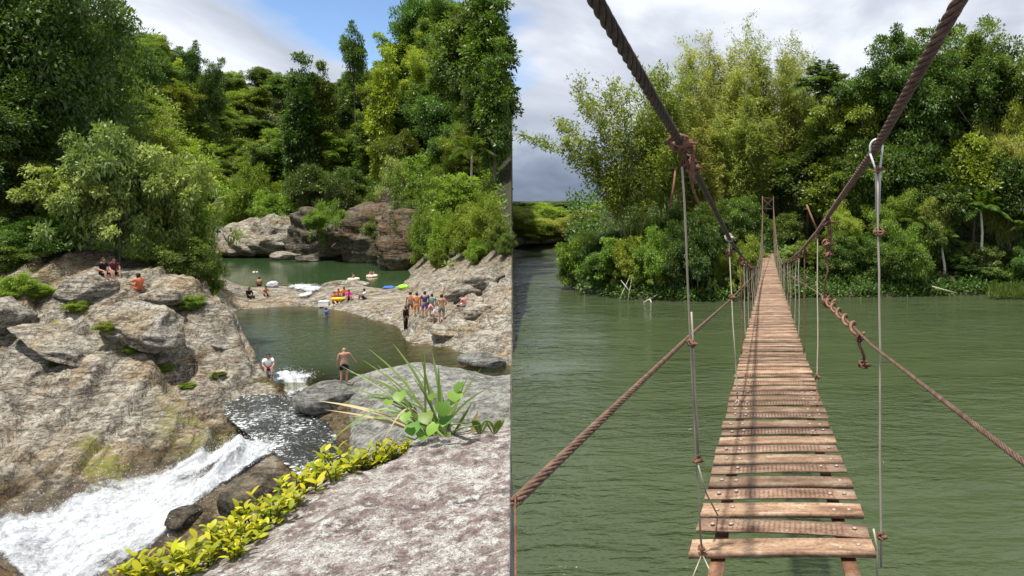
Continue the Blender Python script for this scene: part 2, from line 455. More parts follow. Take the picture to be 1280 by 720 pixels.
M['succulent'] = leaf_mat('yellow green glossy leaves', (0.15, 0.19, 0.012), (0.47, 0.42, 0.02), 0.35, 0.5, 0.3, 0.3)
M['blade'] = leaf_mat('long green blades', (0.06, 0.10, 0.02), (0.17, 0.23, 0.05), 0.25, 0.4, 0.2)
M['broad'] = leaf_mat('light green broad leaves', (0.09, 0.17, 0.02), (0.20, 0.31, 0.04), 0.35, 0.45, 0.2)
M['dry'] = leaf_mat('dry straw leaves', (0.30, 0.22, 0.11), (0.50, 0.40, 0.24), 0.2, 0.6, 0.1)
M['grass'] = leaf_mat('bank grass', (0.08, 0.13, 0.02), (0.22, 0.26, 0.05), 0.3)
M['lake'] = water_mat('lake water', (0.045, 0.062, 0.028), (0.3, 0.4, 0.2), (0.5, 1.25, 1), 1.1, 1.0, 0.26, rot=-0.35, murk_attr=False, fine=7)
M['pool'] = water_mat('pool water', (0.062, 0.088, 0.046), (0.62, 0.60, 0.36), (1, 1, 1), 1.6, 0.8, 0.05, murk_attr=True)
M['upper'] = water_mat('upper pool water', (0.030, 0.062, 0.022), (0.5, 0.55, 0.3), (1, 1, 1), 1.2, 0.6, 0.03, murk_attr=False)
M['basin'] = water_mat('basin water', (0.045, 0.052, 0.048), (0.5, 0.5, 0.42), (1, 1, 1), 2.0, 1.0, 0.45, murk_attr=True, fine=14, rough=.12, painted_glints=.75)
M['foam'] = foam_mat('white water', 0.08, (1, 1, 1), 1.1)
M['drop'] = plain('spray droplets', (0.9, 0.93, 0.95), 0.3)
M['plate'] = rust_mat('rusty tread plate', (0.10, 0.052, 0.032), (0.235, 0.150, 0.102), (0.40, 0.30, 0.225), 9)
M['channel'] = rust_mat('rusty channel', (0.105, 0.055, 0.032), (0.25, 0.162, 0.104), (0.42, 0.315, 0.225), 8)
M['stringer'] = rust_mat('rusty flat bar', (0.13, 0.06, 0.03), (0.23, 0.125, 0.07), (0.32, 0.21, 0.14), 9)
M['bolt'] = plain('zinc bolt', (0.30, 0.255, 0.21), 0.55, 0.5, 0.3)
M['cable'] = rust_mat('rusty steel rope', (0.060, 0.035, 0.024), (0.135, 0.08, 0.055), (0.22, 0.145, 0.105), 20, rough=0.7)
M['cable_dark'] = rust_mat('dark steel rope', (0.045, 0.032, 0.025), (0.095, 0.066, 0.05), (0.16, 0.12, 0.095), 20, rough=0.65)
M['rod'] = plain('galvanised rod', (0.36, 0.32, 0.24), 0.5, 0.5, 0.4, var=0.45, scale=9)
M['white_rod'] = plain('pale coated rod', (0.55, 0.56, 0.56), 0.45, 0.5, 0.2, var=0.3, scale=9)
M['rust_wire'] = rust_mat('rusty wire', (0.09, 0.04, 0.022), (0.17, 0.085, 0.05), (0.26, 0.15, 0.10), 22)

# ------------------------------------------------------------------ gorge terrain from surveyed points
CTRL = [  # px, py, distance, forest cover
    # stream bed
    (345, 505, 34, 0), (300, 555, 30.2, 0), (230, 600, 28, 0), (150, 640, 26.2, 0), (60, 680, 24.7, 0), (-40, 720, 23.6, 0),
    (352, 590, 27.5, 0), (300, 612, 26.2, 0), (262, 640, 25.5, 0), (215, 690, 24.4, 0), (150, 735, 23.3, 0), (60, 800, 22, 0),
    (390, 575, 29, 0), (400, 540, 31.5, 0), (430, 600, 27, 0), (370, 515, 33.5, 0), (360, 700, 24, 0), (500, 640, 24, 0), (640, 620, 24, 0),
    # grey slab between pool and camera
    (395, 490, 34, 0), (440, 478, 34.5, 0), (480, 466, 35, 0), (525, 459, 36, 0), (580, 468, 35, 0), (640, 474, 34.5, 0), (450, 520, 31, 0), (520, 510, 31, 0), (600, 520, 30, 0), (640, 520, 30, 0),
    (500, 560, 27.5, 0), (600, 560, 27, 0), (640, 565, 27, 0),
    # right ledge
    (505, 408, 49, 0), (520, 399, 48, 0), (560, 403, 45.5, 0), (600, 400, 45, 0), (640, 398, 44.5, 0), (550, 424, 44, 0), (600, 436, 41.5, 0), (640, 446, 39.5, 0),
    (550, 376, 51, 0), (600, 372, 50, 0), (640, 366, 49, 0), (532, 352, 60, 0), (570, 344, 58, 0), (600, 328, 58, .1), (640, 312, 56, .4), (560, 320, 68, .3), (600, 290, 70, 1), (640, 270, 68, 1),
    # sill between the pools
    (255, 352, 56, .2), (285, 358, 61, 0), (310, 361, 63, 0), (340, 358, 66, 0), (370, 360.5, 65, 0), (392, 359.5, 65.5, 0), (420, 357, 65.5, 0), (455, 358, 64.5, 0), (490, 362, 62.5, 0), (515, 366, 59, 0),
    (290, 380, 57.5, 0), (320, 383, 58.5, 0), (370, 384, 59, 0), (420, 382, 58.2, 0), (460, 384, 56.2, 0), (490, 388, 53.5, 0),
    # right hill behind the cliff
    (330, 290, 112, .3), (400, 282, 106, 1), (450, 272, 106, 1), (500, 277, 100, 1), (535, 290, 90, 1), (560, 260, 92, 1), (320, 262, 135, 1), (312, 262, 165, 1), (315, 225, 215, 1), (310, 175, 260, 1),
    (400, 235, 135, 1), (470, 205, 125, 1), (540, 160, 115, 1), (600, 150, 100, 1), (640, 170, 90, 1), (420, 185, 200, 1), (350, 195, 260, 1), (500, 130, 150, 1), (560, 90, 130, 1), (600, 110, 116, 1), (640, 150, 110, 1), (640, 200, 150, 1),
    (440, 125, 300, 1), (520, 130, 260, 1), (600, 150, 200, 1), (640, 205, 240, 1), (640, 205, 330, 1), (380, 118, 330, 1), (300, 118, 330, 1),
    # left hill
    (240, 352, 50, .8), (200, 338, 44, 1), (130, 335, 44, 1), (60, 330, 44, 1), (0, 325, 42, 1), (-60, 320, 42, 1), (250, 322, 75, .9), (252, 304, 110, .9), (250, 290, 150, 1), (275, 262, 195, 1), (275, 215, 225, 1), (275, 165, 265, 1),
    (150, 295, 62, 1), (0, 275, 55, 1), (-60, 270, 55, 1), (220, 275, 95, 1), (100, 215, 85, 1), (0, 180, 75, 1), (-60, 160, 75, 1), (235, 245, 135, 1), (150, 150, 125, 1), (50, 90, 120, 1), (-60, 40, 120, 1),
    (240, 215, 180, 1), (200, 130, 180, 1), (240, 160, 210, 1), (250, 130, 250, 1), (140, 88, 190, 1), (0, 30, 200, 1), (290, 118, 300, 1), (340, 120, 300, 1), (220, 110, 270, 1), (100, 60, 270, 1), (220, 120, 330, 1), (100, 70, 330, 1), (-60, 10, 330, 1),
]
def bank_col():
    out = []
    for px, top, bot in ((-60, 338, 640), (0, 350, 618), (45, 345, 606), (90, 342, 596), (130, 352, 580), (170, 368, 564), (210, 374, 548), (240, 380, 532), (268, 400, 518), (298, 436, 508), (326, 472, 500)):
        for y in np.linspace(top, bot, 7):
            out.append((px, y, float(np.interp(y, [340, 620], [35.0, 25.2])) + 5 * (max(px, 0) / 325) ** 1.6, 0))
    return out


CTRL = CTRL + bank_col()
BEDS = [  # px, distance, height of the bed under water
    (330, 38, -9.6), (345, 41, -10.2), (385, 40, -10.4), (425, 41, -10.3), (400, 47, -10.8), (340, 50, -10.3), (300, 52, -9.5), (450, 45, -10.2), (480, 47, -9.75), (500, 42, -9.45), (530, 40.5, -9.4), (580, 39.5, -9.35), (612, 38.2, -9.35), (638, 37.4, -9.3),
    (300, 56.2, -9.4), (350, 56, -9.7), (400, 55, -9.9), (440, 53, -9.5), (470, 51, -9.35), (488, 44, -9.6), (370, 37, -9.7), (400, 36.3, -9.4), (440, 36.6, -9.4), (480, 37.4, -9.4), (525, 38, -9.35), (300, 48, -9.4),
    (275, 80, -8.9), (300, 78, -9.6), (400, 78, -9.9), (470, 74, -9.6), (500, 74, -9.0), (300, 92, -9.6), (420, 92, -9.8), (490, 84, -9.4), (275, 115, -9.2), (278, 145, -9.2), (282, 165, -9.0), (300, 70, -8.9), (400, 70, -8.9), (470, 68, -8.9)]
C_ = np.array(CTRL + [(q, CY - z / d * F, d, 0) for q, d, z in BEDS], float)


def tcoord(q, d): return np.stack([np.asarray(q, float) / 100.0, 4.2 * np.log(np.asarray(d, float))], -1)


TC = tcoord(C_[:, 0], C_[:, 2]); TZ = -(C_[:, 1] - CY) / F * C_[:, 2]


def tps_fit(P, val, lam=-0.002):
    n = len(P); D = np.linalg.norm(P[:, None] - P[None], axis=-1)
    K = -np.sqrt(D * D + 0.03) + lam * np.eye(n)
    A = np.zeros((n + 3, n + 3)); A[:n, :n] = K; A[:n, n] = 1; A[:n, n + 1:] = P; A[n, :n] = 1; A[n + 1:, :n] = P.T
    return np.linalg.solve(A, np.concatenate([val, np.zeros((3,) + val.shape[1:])]))


# interpolate the view slope z/d, which varies more evenly than z itself
WZ = tps_fit(TC, np.stack([TZ / C_[:, 2], C_[:, 3]], -1))


def tps_eval(q, d):
    X = tcoord(q, d); out = np.zeros((len(X), 2))
    for s in range(0, len(X), 20000):
        x = X[s:s + 20000]; D = np.linalg.norm(x[:, None] - TC[None], axis=-1)
        K = -np.sqrt(D * D + 0.03)
        out[s:s + 20000] = K @ WZ[:len(TC)] + WZ[len(TC)] + x @ WZ[len(TC) + 1:]
    return out[:, 0] * np.asarray(d, float), np.clip(out[:, 1], 0, 1)


def strata(P, nrm, period, amp, seed, sharp=0.75):
    """ledges that follow a tilted bedding direction"""
    t = (P @ np.asarray(nrm)) / period + 0.7 * fbm(P, 0.3 / period, 3, seed=seed)
    fr = t - np.floor(t)
    saw = np.where(fr < sharp, fr / sharp, (1 - fr) / (1 - sharp))
    k = hsh(np.floor(t).astype(np.int64), np.full(len(t), int(seed * 7) + 3), np.full(len(t), 11))
    return amp * (saw - 0.5) * (0.4 + 0.9 * k)


NQ, ND = 330, 380
qs = np.linspace(-70, 639, NQ)
ds = np.concatenate([np.exp(np.linspace(math.log(20), math.log(110), 300, endpoint=False)), np.exp(np.linspace(math.log(110), math.log(340), 80))])
QQ, DD = np.meshgrid(qs, ds); QF, DF = QQ.ravel(), DD.ravel()
TZg, TFg = tps_eval(QF, DF)
XW = (QF - CX) / F * DF
P0 = np.stack([XW, DF, TZg], -1)
rockk = 1 - TFg
left_bank = sstep(350, 300, QF) * sstep(46, 40, DF) * sstep(-11.2, -10.2, TZg)
ledge = sstep(495, 530, QF) * sstep(36, 40, DF) * sstep(80, 70, DF) * sstep(-9.6, -8.9, TZg)
disp = 0.14 * fbm(P0, 0.45, 4, seed=1) + 0.09 * ridged(P0, 1.6, 5, seed=2)
disp = disp + left_bank * (strata(P0, (0.46, -0.12, 0.88), 1.7, 0.80, 3.0, .9) + strata(P0, (0.42, -0.2, 0.88), 0.5, 0.14, 4.0, .8) + strata(P0, (0.85, 0.35, -0.4), 2.1, 0.45, 15.0, .9) + strata(P0, (0.75, 0.45, -0.5), 0.6, 0.12, 16.0, .85) + 0.10 * ridged(P0 * np.array([1, 1, .6]), 0.9, 5, seed=5) - 0.12)
disp = disp + ledge * (strata(P0, (-0.22, -0.25, 0.95), 0.8, 0.75, 6.0, .8) + strata(P0, (-0.2, -0.3, 0.9), 0.3, 0.26, 7.0) + strata(P0, (.8, .5, .2), 1.4, .3, 17.0, .88) + 0.12 * ridged(P0, 0.6, 4, seed=8))
calm = 1 - 0.75 * sstep(-8.95, -9.2, TZg) * sstep(34, 37, DF)          # pool beds are smoother
sill = sstep(53, 56, DF) * sstep(70, 67, DF)
TZd = TZg + disp * rockk * calm * (1 - 0.6 * sill) + TFg * 0.5 * fbm(P0, 0.2, 3, seed=9)
wet = np.clip(sstep(-8.95, -9.35, TZd), 0, 1) * sstep(80, 60, DF) * np.maximum(sstep(335, 350, QF), sstep(34, 37, DF))
wet = np.maximum(wet, sstep(-9.9, -10.6, TZd + 0.8 * fbm(P0, 0.8, 4, seed=31)) * sstep(360, 330, QF) * sstep(36, 33, DF))
moss = 0.55 * sstep(0.0, 0.6, 1 - np.hypot((QF - 255) / 90, (DF - 30.6) / 2.0)) + 0.8 * sstep(0.1, 0.6, 1 - np.hypot((QF - 130) / 60, (DF - 27.6) / 1.6))
moss = moss + 0.7 * sstep(40, 33, DF) * sstep(300, 200, QF) * sstep(0.15, 0.4, fbm(P0, 0.5, 3, seed=12)) * sstep(-7.5, -6, TZd)
V = np.stack([XW, DF, TZd], -1)
# the bank at the east end drops steeply into the lake
edge = V.reshape(ND, NQ, 3)[:, -1]
sk = []
for k, (dx, dz) in enumerate(((0.10, -0.6), (0.16, -3.0), (0.22, -8.0))):
    e = edge.copy(); e[:, 0] += dx; e[:, 2] = np.maximum(e[:, 2] + dz, -15); e[:, 2] = np.where(k == 2, -15, e[:, 2]); sk.append(e)
Vg = np.concatenate([V.reshape(ND, NQ, 3)] + [s[:, None, :] for s in sk], axis=1)
pad = lambda a: np.concatenate([a.reshape(ND, NQ)] + [a.reshape(ND, NQ)[:, -1:]] * 3, axis=1).ravel()
ter_me = mesh_np('terrain', Vg.reshape(-1, 3), grid_faces(ND, NQ + 3), {'forest': pad(TFg), 'wet': pad(wet), 'moss': pad(np.clip(moss, 0, 1))}, False, [M['terrain']])
terrain = link('gorge_terrain', ter_me); tag(terrain, 'rocky river gorge bed and wooded hillsides', kind='structure')
TGRID = TZd.reshape(ND, NQ)
BVHS = [BVHTree.FromPolygons([tuple(v) for v in V], [tuple(f) for f in grid_faces(ND, NQ)])]


def ground(px, d):
    """height of the gorge terrain"""
    i = np.interp(d, ds, np.arange(ND)); j = np.interp(px, qs, np.arange(NQ))
    i0, j0 = min(int(i), ND - 2), min(int(j), NQ - 2); a, b = i - i0, j - j0
    return ((TGRID[i0, j0] * (1 - b) + TGRID[i0, j0 + 1] * b) * (1 - a) + (TGRID[i0 + 1, j0] * (1 - b) + TGRID[i0 + 1, j0 + 1] * b) * a)


def hit(px, py, level=None):
    """the spot on the ground (or on water at a level) seen at a picture position"""
    dr = Vector(at(px, py, 1.0)); best = None
    for b in BVHS:
        h = b.ray_cast(Vector((0, 0, 0)), dr.normalized())
        if h[0] is not None and (best is None or h[3] < best[1]): best = (h[0], h[3])
    if level is not None and dr.z < 0:
        w = dr * (level / dr.z)
        if best is None or w.length < best[1]: return w
    return best[0] if best else Vector(at(px, py, 50))


# ------------------------------------------------------------------ waters of the gorge
POOL, UPPER, LAKE = -9.05, -8.37, -9.0


def water_sheet(name, z, q0, q1, d0, d1, mat, nq=90, nd=90, depth_scale=0.9, clip=None, label='', lowmurk=0.0):
    q = np.linspace(q0, q1, nq); d = np.exp(np.linspace(math.log(d0), math.log(d1), nd))
    Q, D = np.meshgrid(q, d); Q, D = Q.ravel(), D.ravel()
    tz = np.array([ground(a, b) for a, b in zip(np.clip(Q, -70, 639), np.clip(D, 20, 339))])
    zz = z(Q, D, tz) if callable(z) else np.full(len(Q), z)
    deep = np.clip(lowmurk + (1 - lowmurk) * (1 - np.exp(-np.maximum(zz - tz, 0) / depth_scale)), 0, 1)
    f = grid_faces(nd, nq)
    keep = (zz - tz)[f].max(1) > -0.12
    if clip is not None: keep &= clip(Q, D)[f].all(1)
    v = np.stack([(Q - CX) / F * D, D, zz], -1)
    f = f[keep]; used = np.unique(f); rm = -np.ones(len(v), int); rm[used] = np.arange(len(used))
    o = link(name, mesh_np(name, v[used], rm[f], {'deep': deep[used]}, True, [mat]))
    tag(o, label, kind='structure'); return o


# rim of the plunge pool on the camera side (distance as a function of px)
rim_q = [270, 330, 350, 395, 440, 480, 525, 580, 640]; rim_d = [36, 35.2, 34.6, 34.6, 35, 35.6, 36.4, 35.6, 35]
water_sheet('pool_water', POOL, 250, 638, 34, 64, M['pool'], 160, 110, 1.5, lambda Q, D: D > np.interp(Q, rim_q, rim_d), 'green swimming pool in the rocks')
water_sheet('upper_pool_water', UPPER, 225, 560, 64.5, 338, M['upper'], 150, 110, 0.5, lambda Q, D: D > np.interp(Q, [225, 340, 355, 405, 420, 560], [64.6, 66, 67, 66.4, 65, 62]), 'dark green upper river pool')


def basin_z(Q, D, tz):
    return np.interp(D, [24, 27, 29, 31, 33, 34.4], [-10.75, -10.45, -10.3, -10.12, -9.85, -9.5]) + 0.10 * fbm(np.stack([Q * .05, D * 1.5, D * 0], -1), 1.0, 5, 0.6, seed=4)


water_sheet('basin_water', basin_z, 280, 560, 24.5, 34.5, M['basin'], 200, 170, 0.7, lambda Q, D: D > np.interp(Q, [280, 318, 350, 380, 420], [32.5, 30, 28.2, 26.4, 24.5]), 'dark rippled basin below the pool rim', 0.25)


def strip(name, L, R, ns, nt, amp, mat, seed, lift=0.15, end_fade=.3, edge_fade=0.45, oval=False):
    """a sheet of running water between two edges given as (px, distance) or (px, py, distance)"""
    def res(P):
        P = np.array(P, float); t = np.linspace(0, 1, len(P)); s = np.linspace(0, 1, ns)
        return np.stack([np.interp(s, t, P[:, k]) for k in range(P.shape[1])], -1)
    L, R = res(L), res(R); t = np.linspace(0, 1, nt)
    G = L[:, None] * (1 - t)[None, :, None] + R[:, None] * t[None, :, None]
    Q, D = G[..., 0].ravel(), G[..., 1].ravel()
    z = np.array([ground(a, b) for a, b in zip(np.clip(Q, -70, 639), np.clip(D, 20, 339))])
    # smooth the bed along the flow so the water runs over it
    Z = z.reshape(ns, nt)
    for _ in range(6):
        Z[1:-1] = (Z[:-2] + Z[1:-1] * 2 + Z[2:]) / 4; Z[:, 1:-1] = (Z[:, :-2] + Z[:, 1:-1] * 2 + Z[:, 2:]) / 4
    P = np.stack([(Q - CX) / F * D, D, Z.ravel()], -1)
    n = fbm(P * np.array([1, 1, 1]), 1.1, 5, 0.6, seed=seed)
    prof = np.tile(np.sin(np.pi * t) ** 0.5, ns)
    P[:, 2] += lift + amp * prof * (0.35 + n) + 0.35 * amp * np.abs(fbm(P, 4.0, 3, seed=seed + 1))
    S = np.repeat(np.linspace(0, 1, ns), nt)
    G3 = P.reshape(ns, nt, 3); AL = np.concatenate([np.zeros((1, nt)), np.cumsum(np.linalg.norm(np.diff(G3[:, :, :2], axis=0), axis=-1), axis=0)]).ravel()
    AC = np.concatenate([np.zeros((ns, 1)), np.cumsum(np.linalg.norm(np.diff(G3[:, :, :2], axis=1), axis=-1), axis=1)], axis=1).ravel()
    fo = np.tile(np.minimum(1, np.minimum(t, 1 - t) / edge_fade), ns) * np.minimum(1, np.minimum(S, 1 - S) / end_fade)
    fo = fo * np.clip(.98 + .8 * fbm(P * np.array([1, 1, 0]), .5, 3, seed=seed + 7), .58, 1)
    if oval: fo = np.clip((1 - (2 * S - 1) ** 2 - (2 * np.tile(t, ns) - 1) ** 2) * 1.2 + .7 * fbm(P, 1.2, 4, seed=seed + 3) - .1, 0, 1) ** 1.3
    return mesh_np(name, P, grid_faces(ns, nt), {'foam': np.clip(fo, 0, 1), 'along': AL, 'across': AC}, True, [mat]), P, fo


def droplets(P, w, n, up, r0, r1, seed):
    rs = np.random.RandomState(seed); w = np.maximum(w, 0) ** 1.0
    idx = rs.choice(len(P), n, p=w / w.sum())
    c = P[idx] + np.stack([rs.normal(0, .12, n), rs.normal(0, .12, n), np.abs(rs.normal(0, up, n))], -1)
    r = rs.uniform(r0, r1, n) ** 1.0
    tet = np.array([[1, 1, 1], [-1, -1, 1], [-1, 1, -1], [1, -1, -1], ], float) / 1.7
    R = rs.normal(size=(n, 3, 3)); R, _ = np.linalg.qr(R)
    v = (np.einsum('nij,kj->nki', R, tet) * r[:, None, None] + c[:, None, :]).reshape(-1, 3)
    f = np.array([[0, 1, 2], [0, 3, 1], [0, 2, 3], [1, 3, 2]])
    return v, (f[None] + (np.arange(n) * 4)[:, None, None]).reshape(-1, 3)


casc = empty('waterfall', (0, 0, 0), label='white waterfall rushing down the rock chute to the lower left', cat='waterfall')
me, P, fo = strip('white_water', [(338, 33.4), (270, 31.0), (185, 28.5), (90, 26.5), (0, 25.0), (-68, 24.2)],
                  [(354, 28.6), (320, 27.2), (282, 26.0), (232, 24.8), (160, 23.6), (60, 22.4)], 260, 120, 0.34, M['foam'], 3.0, 0.05, .05, .22)
link('white_water', me, casc)
v, f = droplets(P, fo * (0.3 + np.clip(fbm(P, .5, 3, seed=9) + .3, 0, 1)), 4200, 0.16, 0.006, 0.02, 5)
sp = link('spray', mesh_np('spray', v, f, mats=[M['drop']]), casc); sp['kind'] = 'stuff'
fall2 = empty('small_waterfall', label='small white waterfall spilling over the rim beside the seated swimmer', cat='waterfall')
me, P, fo = strip('white_water', [(326, 38.6), (330, 36.6), (334, 34.8), (336, 33.2)], [(410, 38.4), (404, 36.2), (398, 34.9), (390, 33.6)], 80, 70, 0.2, M['foam'], 6.0, 0.1, oval=True)
fo2 = fo
P2 = P.copy(); P2[:, 2] = np.maximum(P2[:, 2], np.where(P2[:, 1] > 34.9, POOL + 0.02 + 0.16 * np.clip(fbm(P2, 1.4, 4, seed=8) + .3, 0, 1), -99))
me.vertices.foreach_set('co', P2.astype(np.float32).ravel()); link('white_water', me, fall2)
v, f = droplets(P2, fo, 500, 0.07, 0.008, 0.022, 6); sp = link('spray', mesh_np('spray', v, f, mats=[M['drop']]), fall2); sp['kind'] = 'stuff'
rap = empty('rapids', label='low white rapids pouring over the sill from the upper pool', cat='rapids')
me, P, fo = strip('white_water', [(346, 69.5), (350, 66.5), (354, 63), (360, 59.5)], [(414, 68.5), (418, 66), (410, 62.5), (396, 59)], 80, 60, 0.14, M['foam'], 8.0, 0.16, oval=True)
link('white_water', me, rap)
v, f = droplets(P, fo, 200, 0.05, 0.012, 0.03, 7); sp = link('spray', mesh_np('spray', v, f, mats=[M['drop']]), rap); sp['kind'] = 'stuff'

# ------------------------------------------------------------------ boulders and cliffs


def ico(sub):
    bm = bmesh.new(); bmesh.ops.create_icosphere(bm, subdivisions=sub, radius=1.0)
    v = np.array([x.co[:] for x in bm.verts]); f = np.array([[y.index for y in x.verts] for x in bm.faces]); bm.free()
    return v, f


ICO = {k: ico(k) for k in (1, 2, 3, 4, 5, 6)}


def boulder(name, c, r, seed, mat, label=None, cat='boulder', sub=5, rough=0.14, rz=0.0, tilt=0.0, strat=None, facets=12, group=None):
    v, f = ICO[sub]; v = v.copy(); rs = np.random.RandomState(seed)
    for _ in range(facets):
        n = rs.normal(size=3); n /= np.linalg.norm(n); o = rs.uniform(0.62, 0.9)
        v -= n * (np.maximum(0, v @ n - o) * 0.92)[:, None]
    r = np.asarray(r, float); v = v * r
    m = np.array(Matrix.Rotation(rz, 3, 'Z') @ Matrix.Rotation(tilt, 3, 'Y')); v = v @ m.T + np.asarray(c, float)
    nr = v - np.asarray(c); nr /= np.linalg.norm(nr, axis=1)[:, None]
    s = float(min(r))
    v = v + nr * (s * rough * (fbm(v, 1.1 / s, 4, seed=seed) * 1.3 + 0.7 * ridged(v, 2.2 / s, 4, seed=seed + 1)))[:, None]
    if strat:
        period, amp, nn = strat
        v = v + nr * strata(v, nn, period, amp, seed)[:, None]
    o = link(name, mesh_np(name, v, f, smooth=False, mats=[mat]))
    if label: tag(o, label, cat, group)
    BVHS.append(BVHTree.FromPolygons([tuple(x) for x in v], [tuple(x) for x in f]))
    return o


B = boulder
B('boulder', at(-6, 398, 32.4), (1.3, 1.2, 1.1), 1, M['boulder'], 'brown boulder at the left edge on top of the sloping slab')
B('boulder', at(104, 362, 35.2), (1.5, 1.1, 0.8), 2, M['boulder'], 'rounded pale boulder under the seated man in black')
B('boulder', at(200, 372, 35.6), (1.0, .7, .5), 3, M['boulder'], 'small pale boulder beside the woman in orange', sub=4)
B('boulder', at(180, 408, 33.6), (2.1, 1.1, 1.0), 4, M['boulder'], 'cracked jutting boulder below the woman in orange', tilt=0.3, strat=(0.5, 0.16, (0.5, -.3, .8)))
B('boulder', at(252, 428, 36.4), (2.2, 1.1, 0.9), 5, M['boulder'], 'long layered boulder dipping towards the pool edge', tilt=0.35, strat=(0.45, 0.15, (0.5, -.3, .8)))
B('boulder', at(70, 430, 32.0), (2.2, 1.0, 0.45), 6, M['boulder'], 'flat slab lying along the upper left rock slope', tilt=0.45, strat=(0.4, 0.12, (0.5, -.3, .8)))
B('boulder', at(320, 622, 25.6), (1.25, 1.0, .85), 7, M['wet_rock'], 'dark wet boulder beside the lower waterfall', rough=.1)
B('boulder', at(232, 648, 25.4), (.6, .5, .40), 8, M['wet_rock'], 'reddish wet rock breaking through the white water', sub=4, rough=.1)
B('boulder', at(602, 451, 38.4), (1.3, .7, .42), 9, M['grey_rock'], 'flat oval stone lying in the brown shallows', rough=.08, facets=6, tilt=.1)
B('boulder', at(330, 300, 100.5), (7.2, 4.2, 3.3), 10, M['boulder'], 'large folded outcrop at the far end of the upper pool', 'outcrop', 6, 0.16, tilt=-0.12, strat=(1.3, 0.6, (0.5, -.2, .8)))
B('boulder', at(296, 310, 99), (2.8, 2.5, 1.5), 12, M['boulder'], 'low pale rock at the left foot of the far outcrop', sub=4, tilt=-.2)
B('boulder', at(357, 320, 95), (2.0, 1.2, .7), 13, M['boulder'], 'small pale rock at the waterline below the far outcrop', sub=4)
B('boulder', at(385, 324, 92.5), (1.9, 1.0, .5), 14, M['cliff'], 'low dark rock at the waterline under the cliff', sub=4)
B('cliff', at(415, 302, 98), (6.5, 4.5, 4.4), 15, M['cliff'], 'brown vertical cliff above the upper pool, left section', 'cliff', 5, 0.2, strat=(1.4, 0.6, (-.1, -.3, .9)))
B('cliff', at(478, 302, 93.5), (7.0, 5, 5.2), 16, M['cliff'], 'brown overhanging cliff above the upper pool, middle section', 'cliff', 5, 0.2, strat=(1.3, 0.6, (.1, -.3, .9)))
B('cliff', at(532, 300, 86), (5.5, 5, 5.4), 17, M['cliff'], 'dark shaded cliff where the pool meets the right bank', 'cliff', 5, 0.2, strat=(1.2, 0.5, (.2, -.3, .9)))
B('cliff', at(490, 262, 95), (2.4, 2, 3.0), 18, M['cliff'], 'bare grey rock face showing among the trees above the cliff', 'cliff', 5, 0.15)
B('boulder', at(572, 368, 50.5), (1.8, 1.4, .7), 20, M['terrain'], 'layered slab behind the standing bathers', sub=4, strat=(.35, .14, (-.2, -.25, .95)), tilt=-.15)
B('boulder', at(606, 392, 46.5), (1.5, 1.4, .8), 21, M['terrain'], 'broken brown slab at the right end of the ledge', sub=4, strat=(.35, .14, (-.2, -.25, .95)), tilt=-.1)
B('boulder', at(578, 416, 44.6), (2.6, 1.3, .6), 22, M['terrain'], 'long brown slab in front of the standing bathers', strat=(.3, .13, (-.2, -.25, .95)), tilt=.18)
B('boulder', at(600, 354, 52), (1.8, 1.4, .9), 23, M['terrain'], 'brown slab below the bushes on the right bank', sub=4, strat=(.4, .14, (-.2, -.25, .95)), tilt=-.2)
B('boulder', at(420, 497, 33.4), (1.9, 1.3, .75), 24, M['grey_rock'], 'mossy rim rock under the bare-chested man', rough=.1)
B('boulder', at(432, 356, 66), (2.3, 1.0, .42), 25, M['terrain'], 'low ochre rock beside the rapids', sub=4, rough=.08)

# grey slab on the camera side of the pool (smooth, pale) ------------------------------------------------
def slab():
    q = np.linspace(415, 638, 110); d = np.linspace(25, 37.5, 80); Q, D = np.meshgrid(q, d); Q, D = Q.ravel(), D.ravel()
    z = np.array([ground(a, b) for a, b in zip(Q, D)])
    P = np.stack([(Q - CX) / F * D, D, z], -1)
    k = sstep(415, 450, Q) * sstep(25, 27, D) * sstep(37.3, 36.2, D - np.interp(Q, rim_q, rim_d) + 36.2 - .2)
    P[:, 2] = z - 0.4 + k * 0.55 + k * (0.10 * fbm(P, .5, 4, seed=41) + strata(P, (-.3, .5, .9), .8, .08, 42))
    o = link('rock_slab', mesh_np('rock_slab', P, grid_faces(80, 110), smooth=False, mats=[M['grey_rock']]))
    tag(o, 'smooth pale grey rock slab between the pool and the spiky plant', 'rock')


slab()

# foreground rock -----------------------------------------------------------------------------------------


def fg_height(x, y):
    seam = -0.3556 * y
    P = np.stack([x, y, x * 0], -1)
    edge_l = -2.42 + 0.10 * fbm(P[:, [1, 1, 2]] * 1.0, 1.3, 3, seed=51) - 0.05 * sstep(4.2, 3.0, y)
    edge_b = 5.35 + 0.16 * fbm(P[:, [0, 0, 2]], 1.6, 3, seed=52) + 0.85 * np.minimum(0, x + 2.42) + 0.10 * np.maximum(0, x + 2.42)
    z = -1.76 + 0.055 * fbm(P, 1.1, 4, seed=53) + 0.02 * ridged(P, 4.0, 5, seed=54) + 0.02 * fbm(P, 6.0, 4, seed=56) + 0.03 * (y - 4)
    l = np.maximum(0, edge_l - x); b = np.maximum(0, y - edge_b); s = np.maximum(0, x - seam + 0.01)
    z = z - 0.14 * l - 2.5 * np.maximum(0, l - 0.72 - .5 * sstep(4.0, 3.4, y)) ** 1.1 - 0.08 * sstep(0, .15, l) - 1.5 * b - 2.0 * np.maximum(0, b - .3) - 30 * s
    return np.maximum(z + 0.10 * fbm(P, 2.6, 4, seed=55) * np.minimum(1, (l + b) * 3), -12)


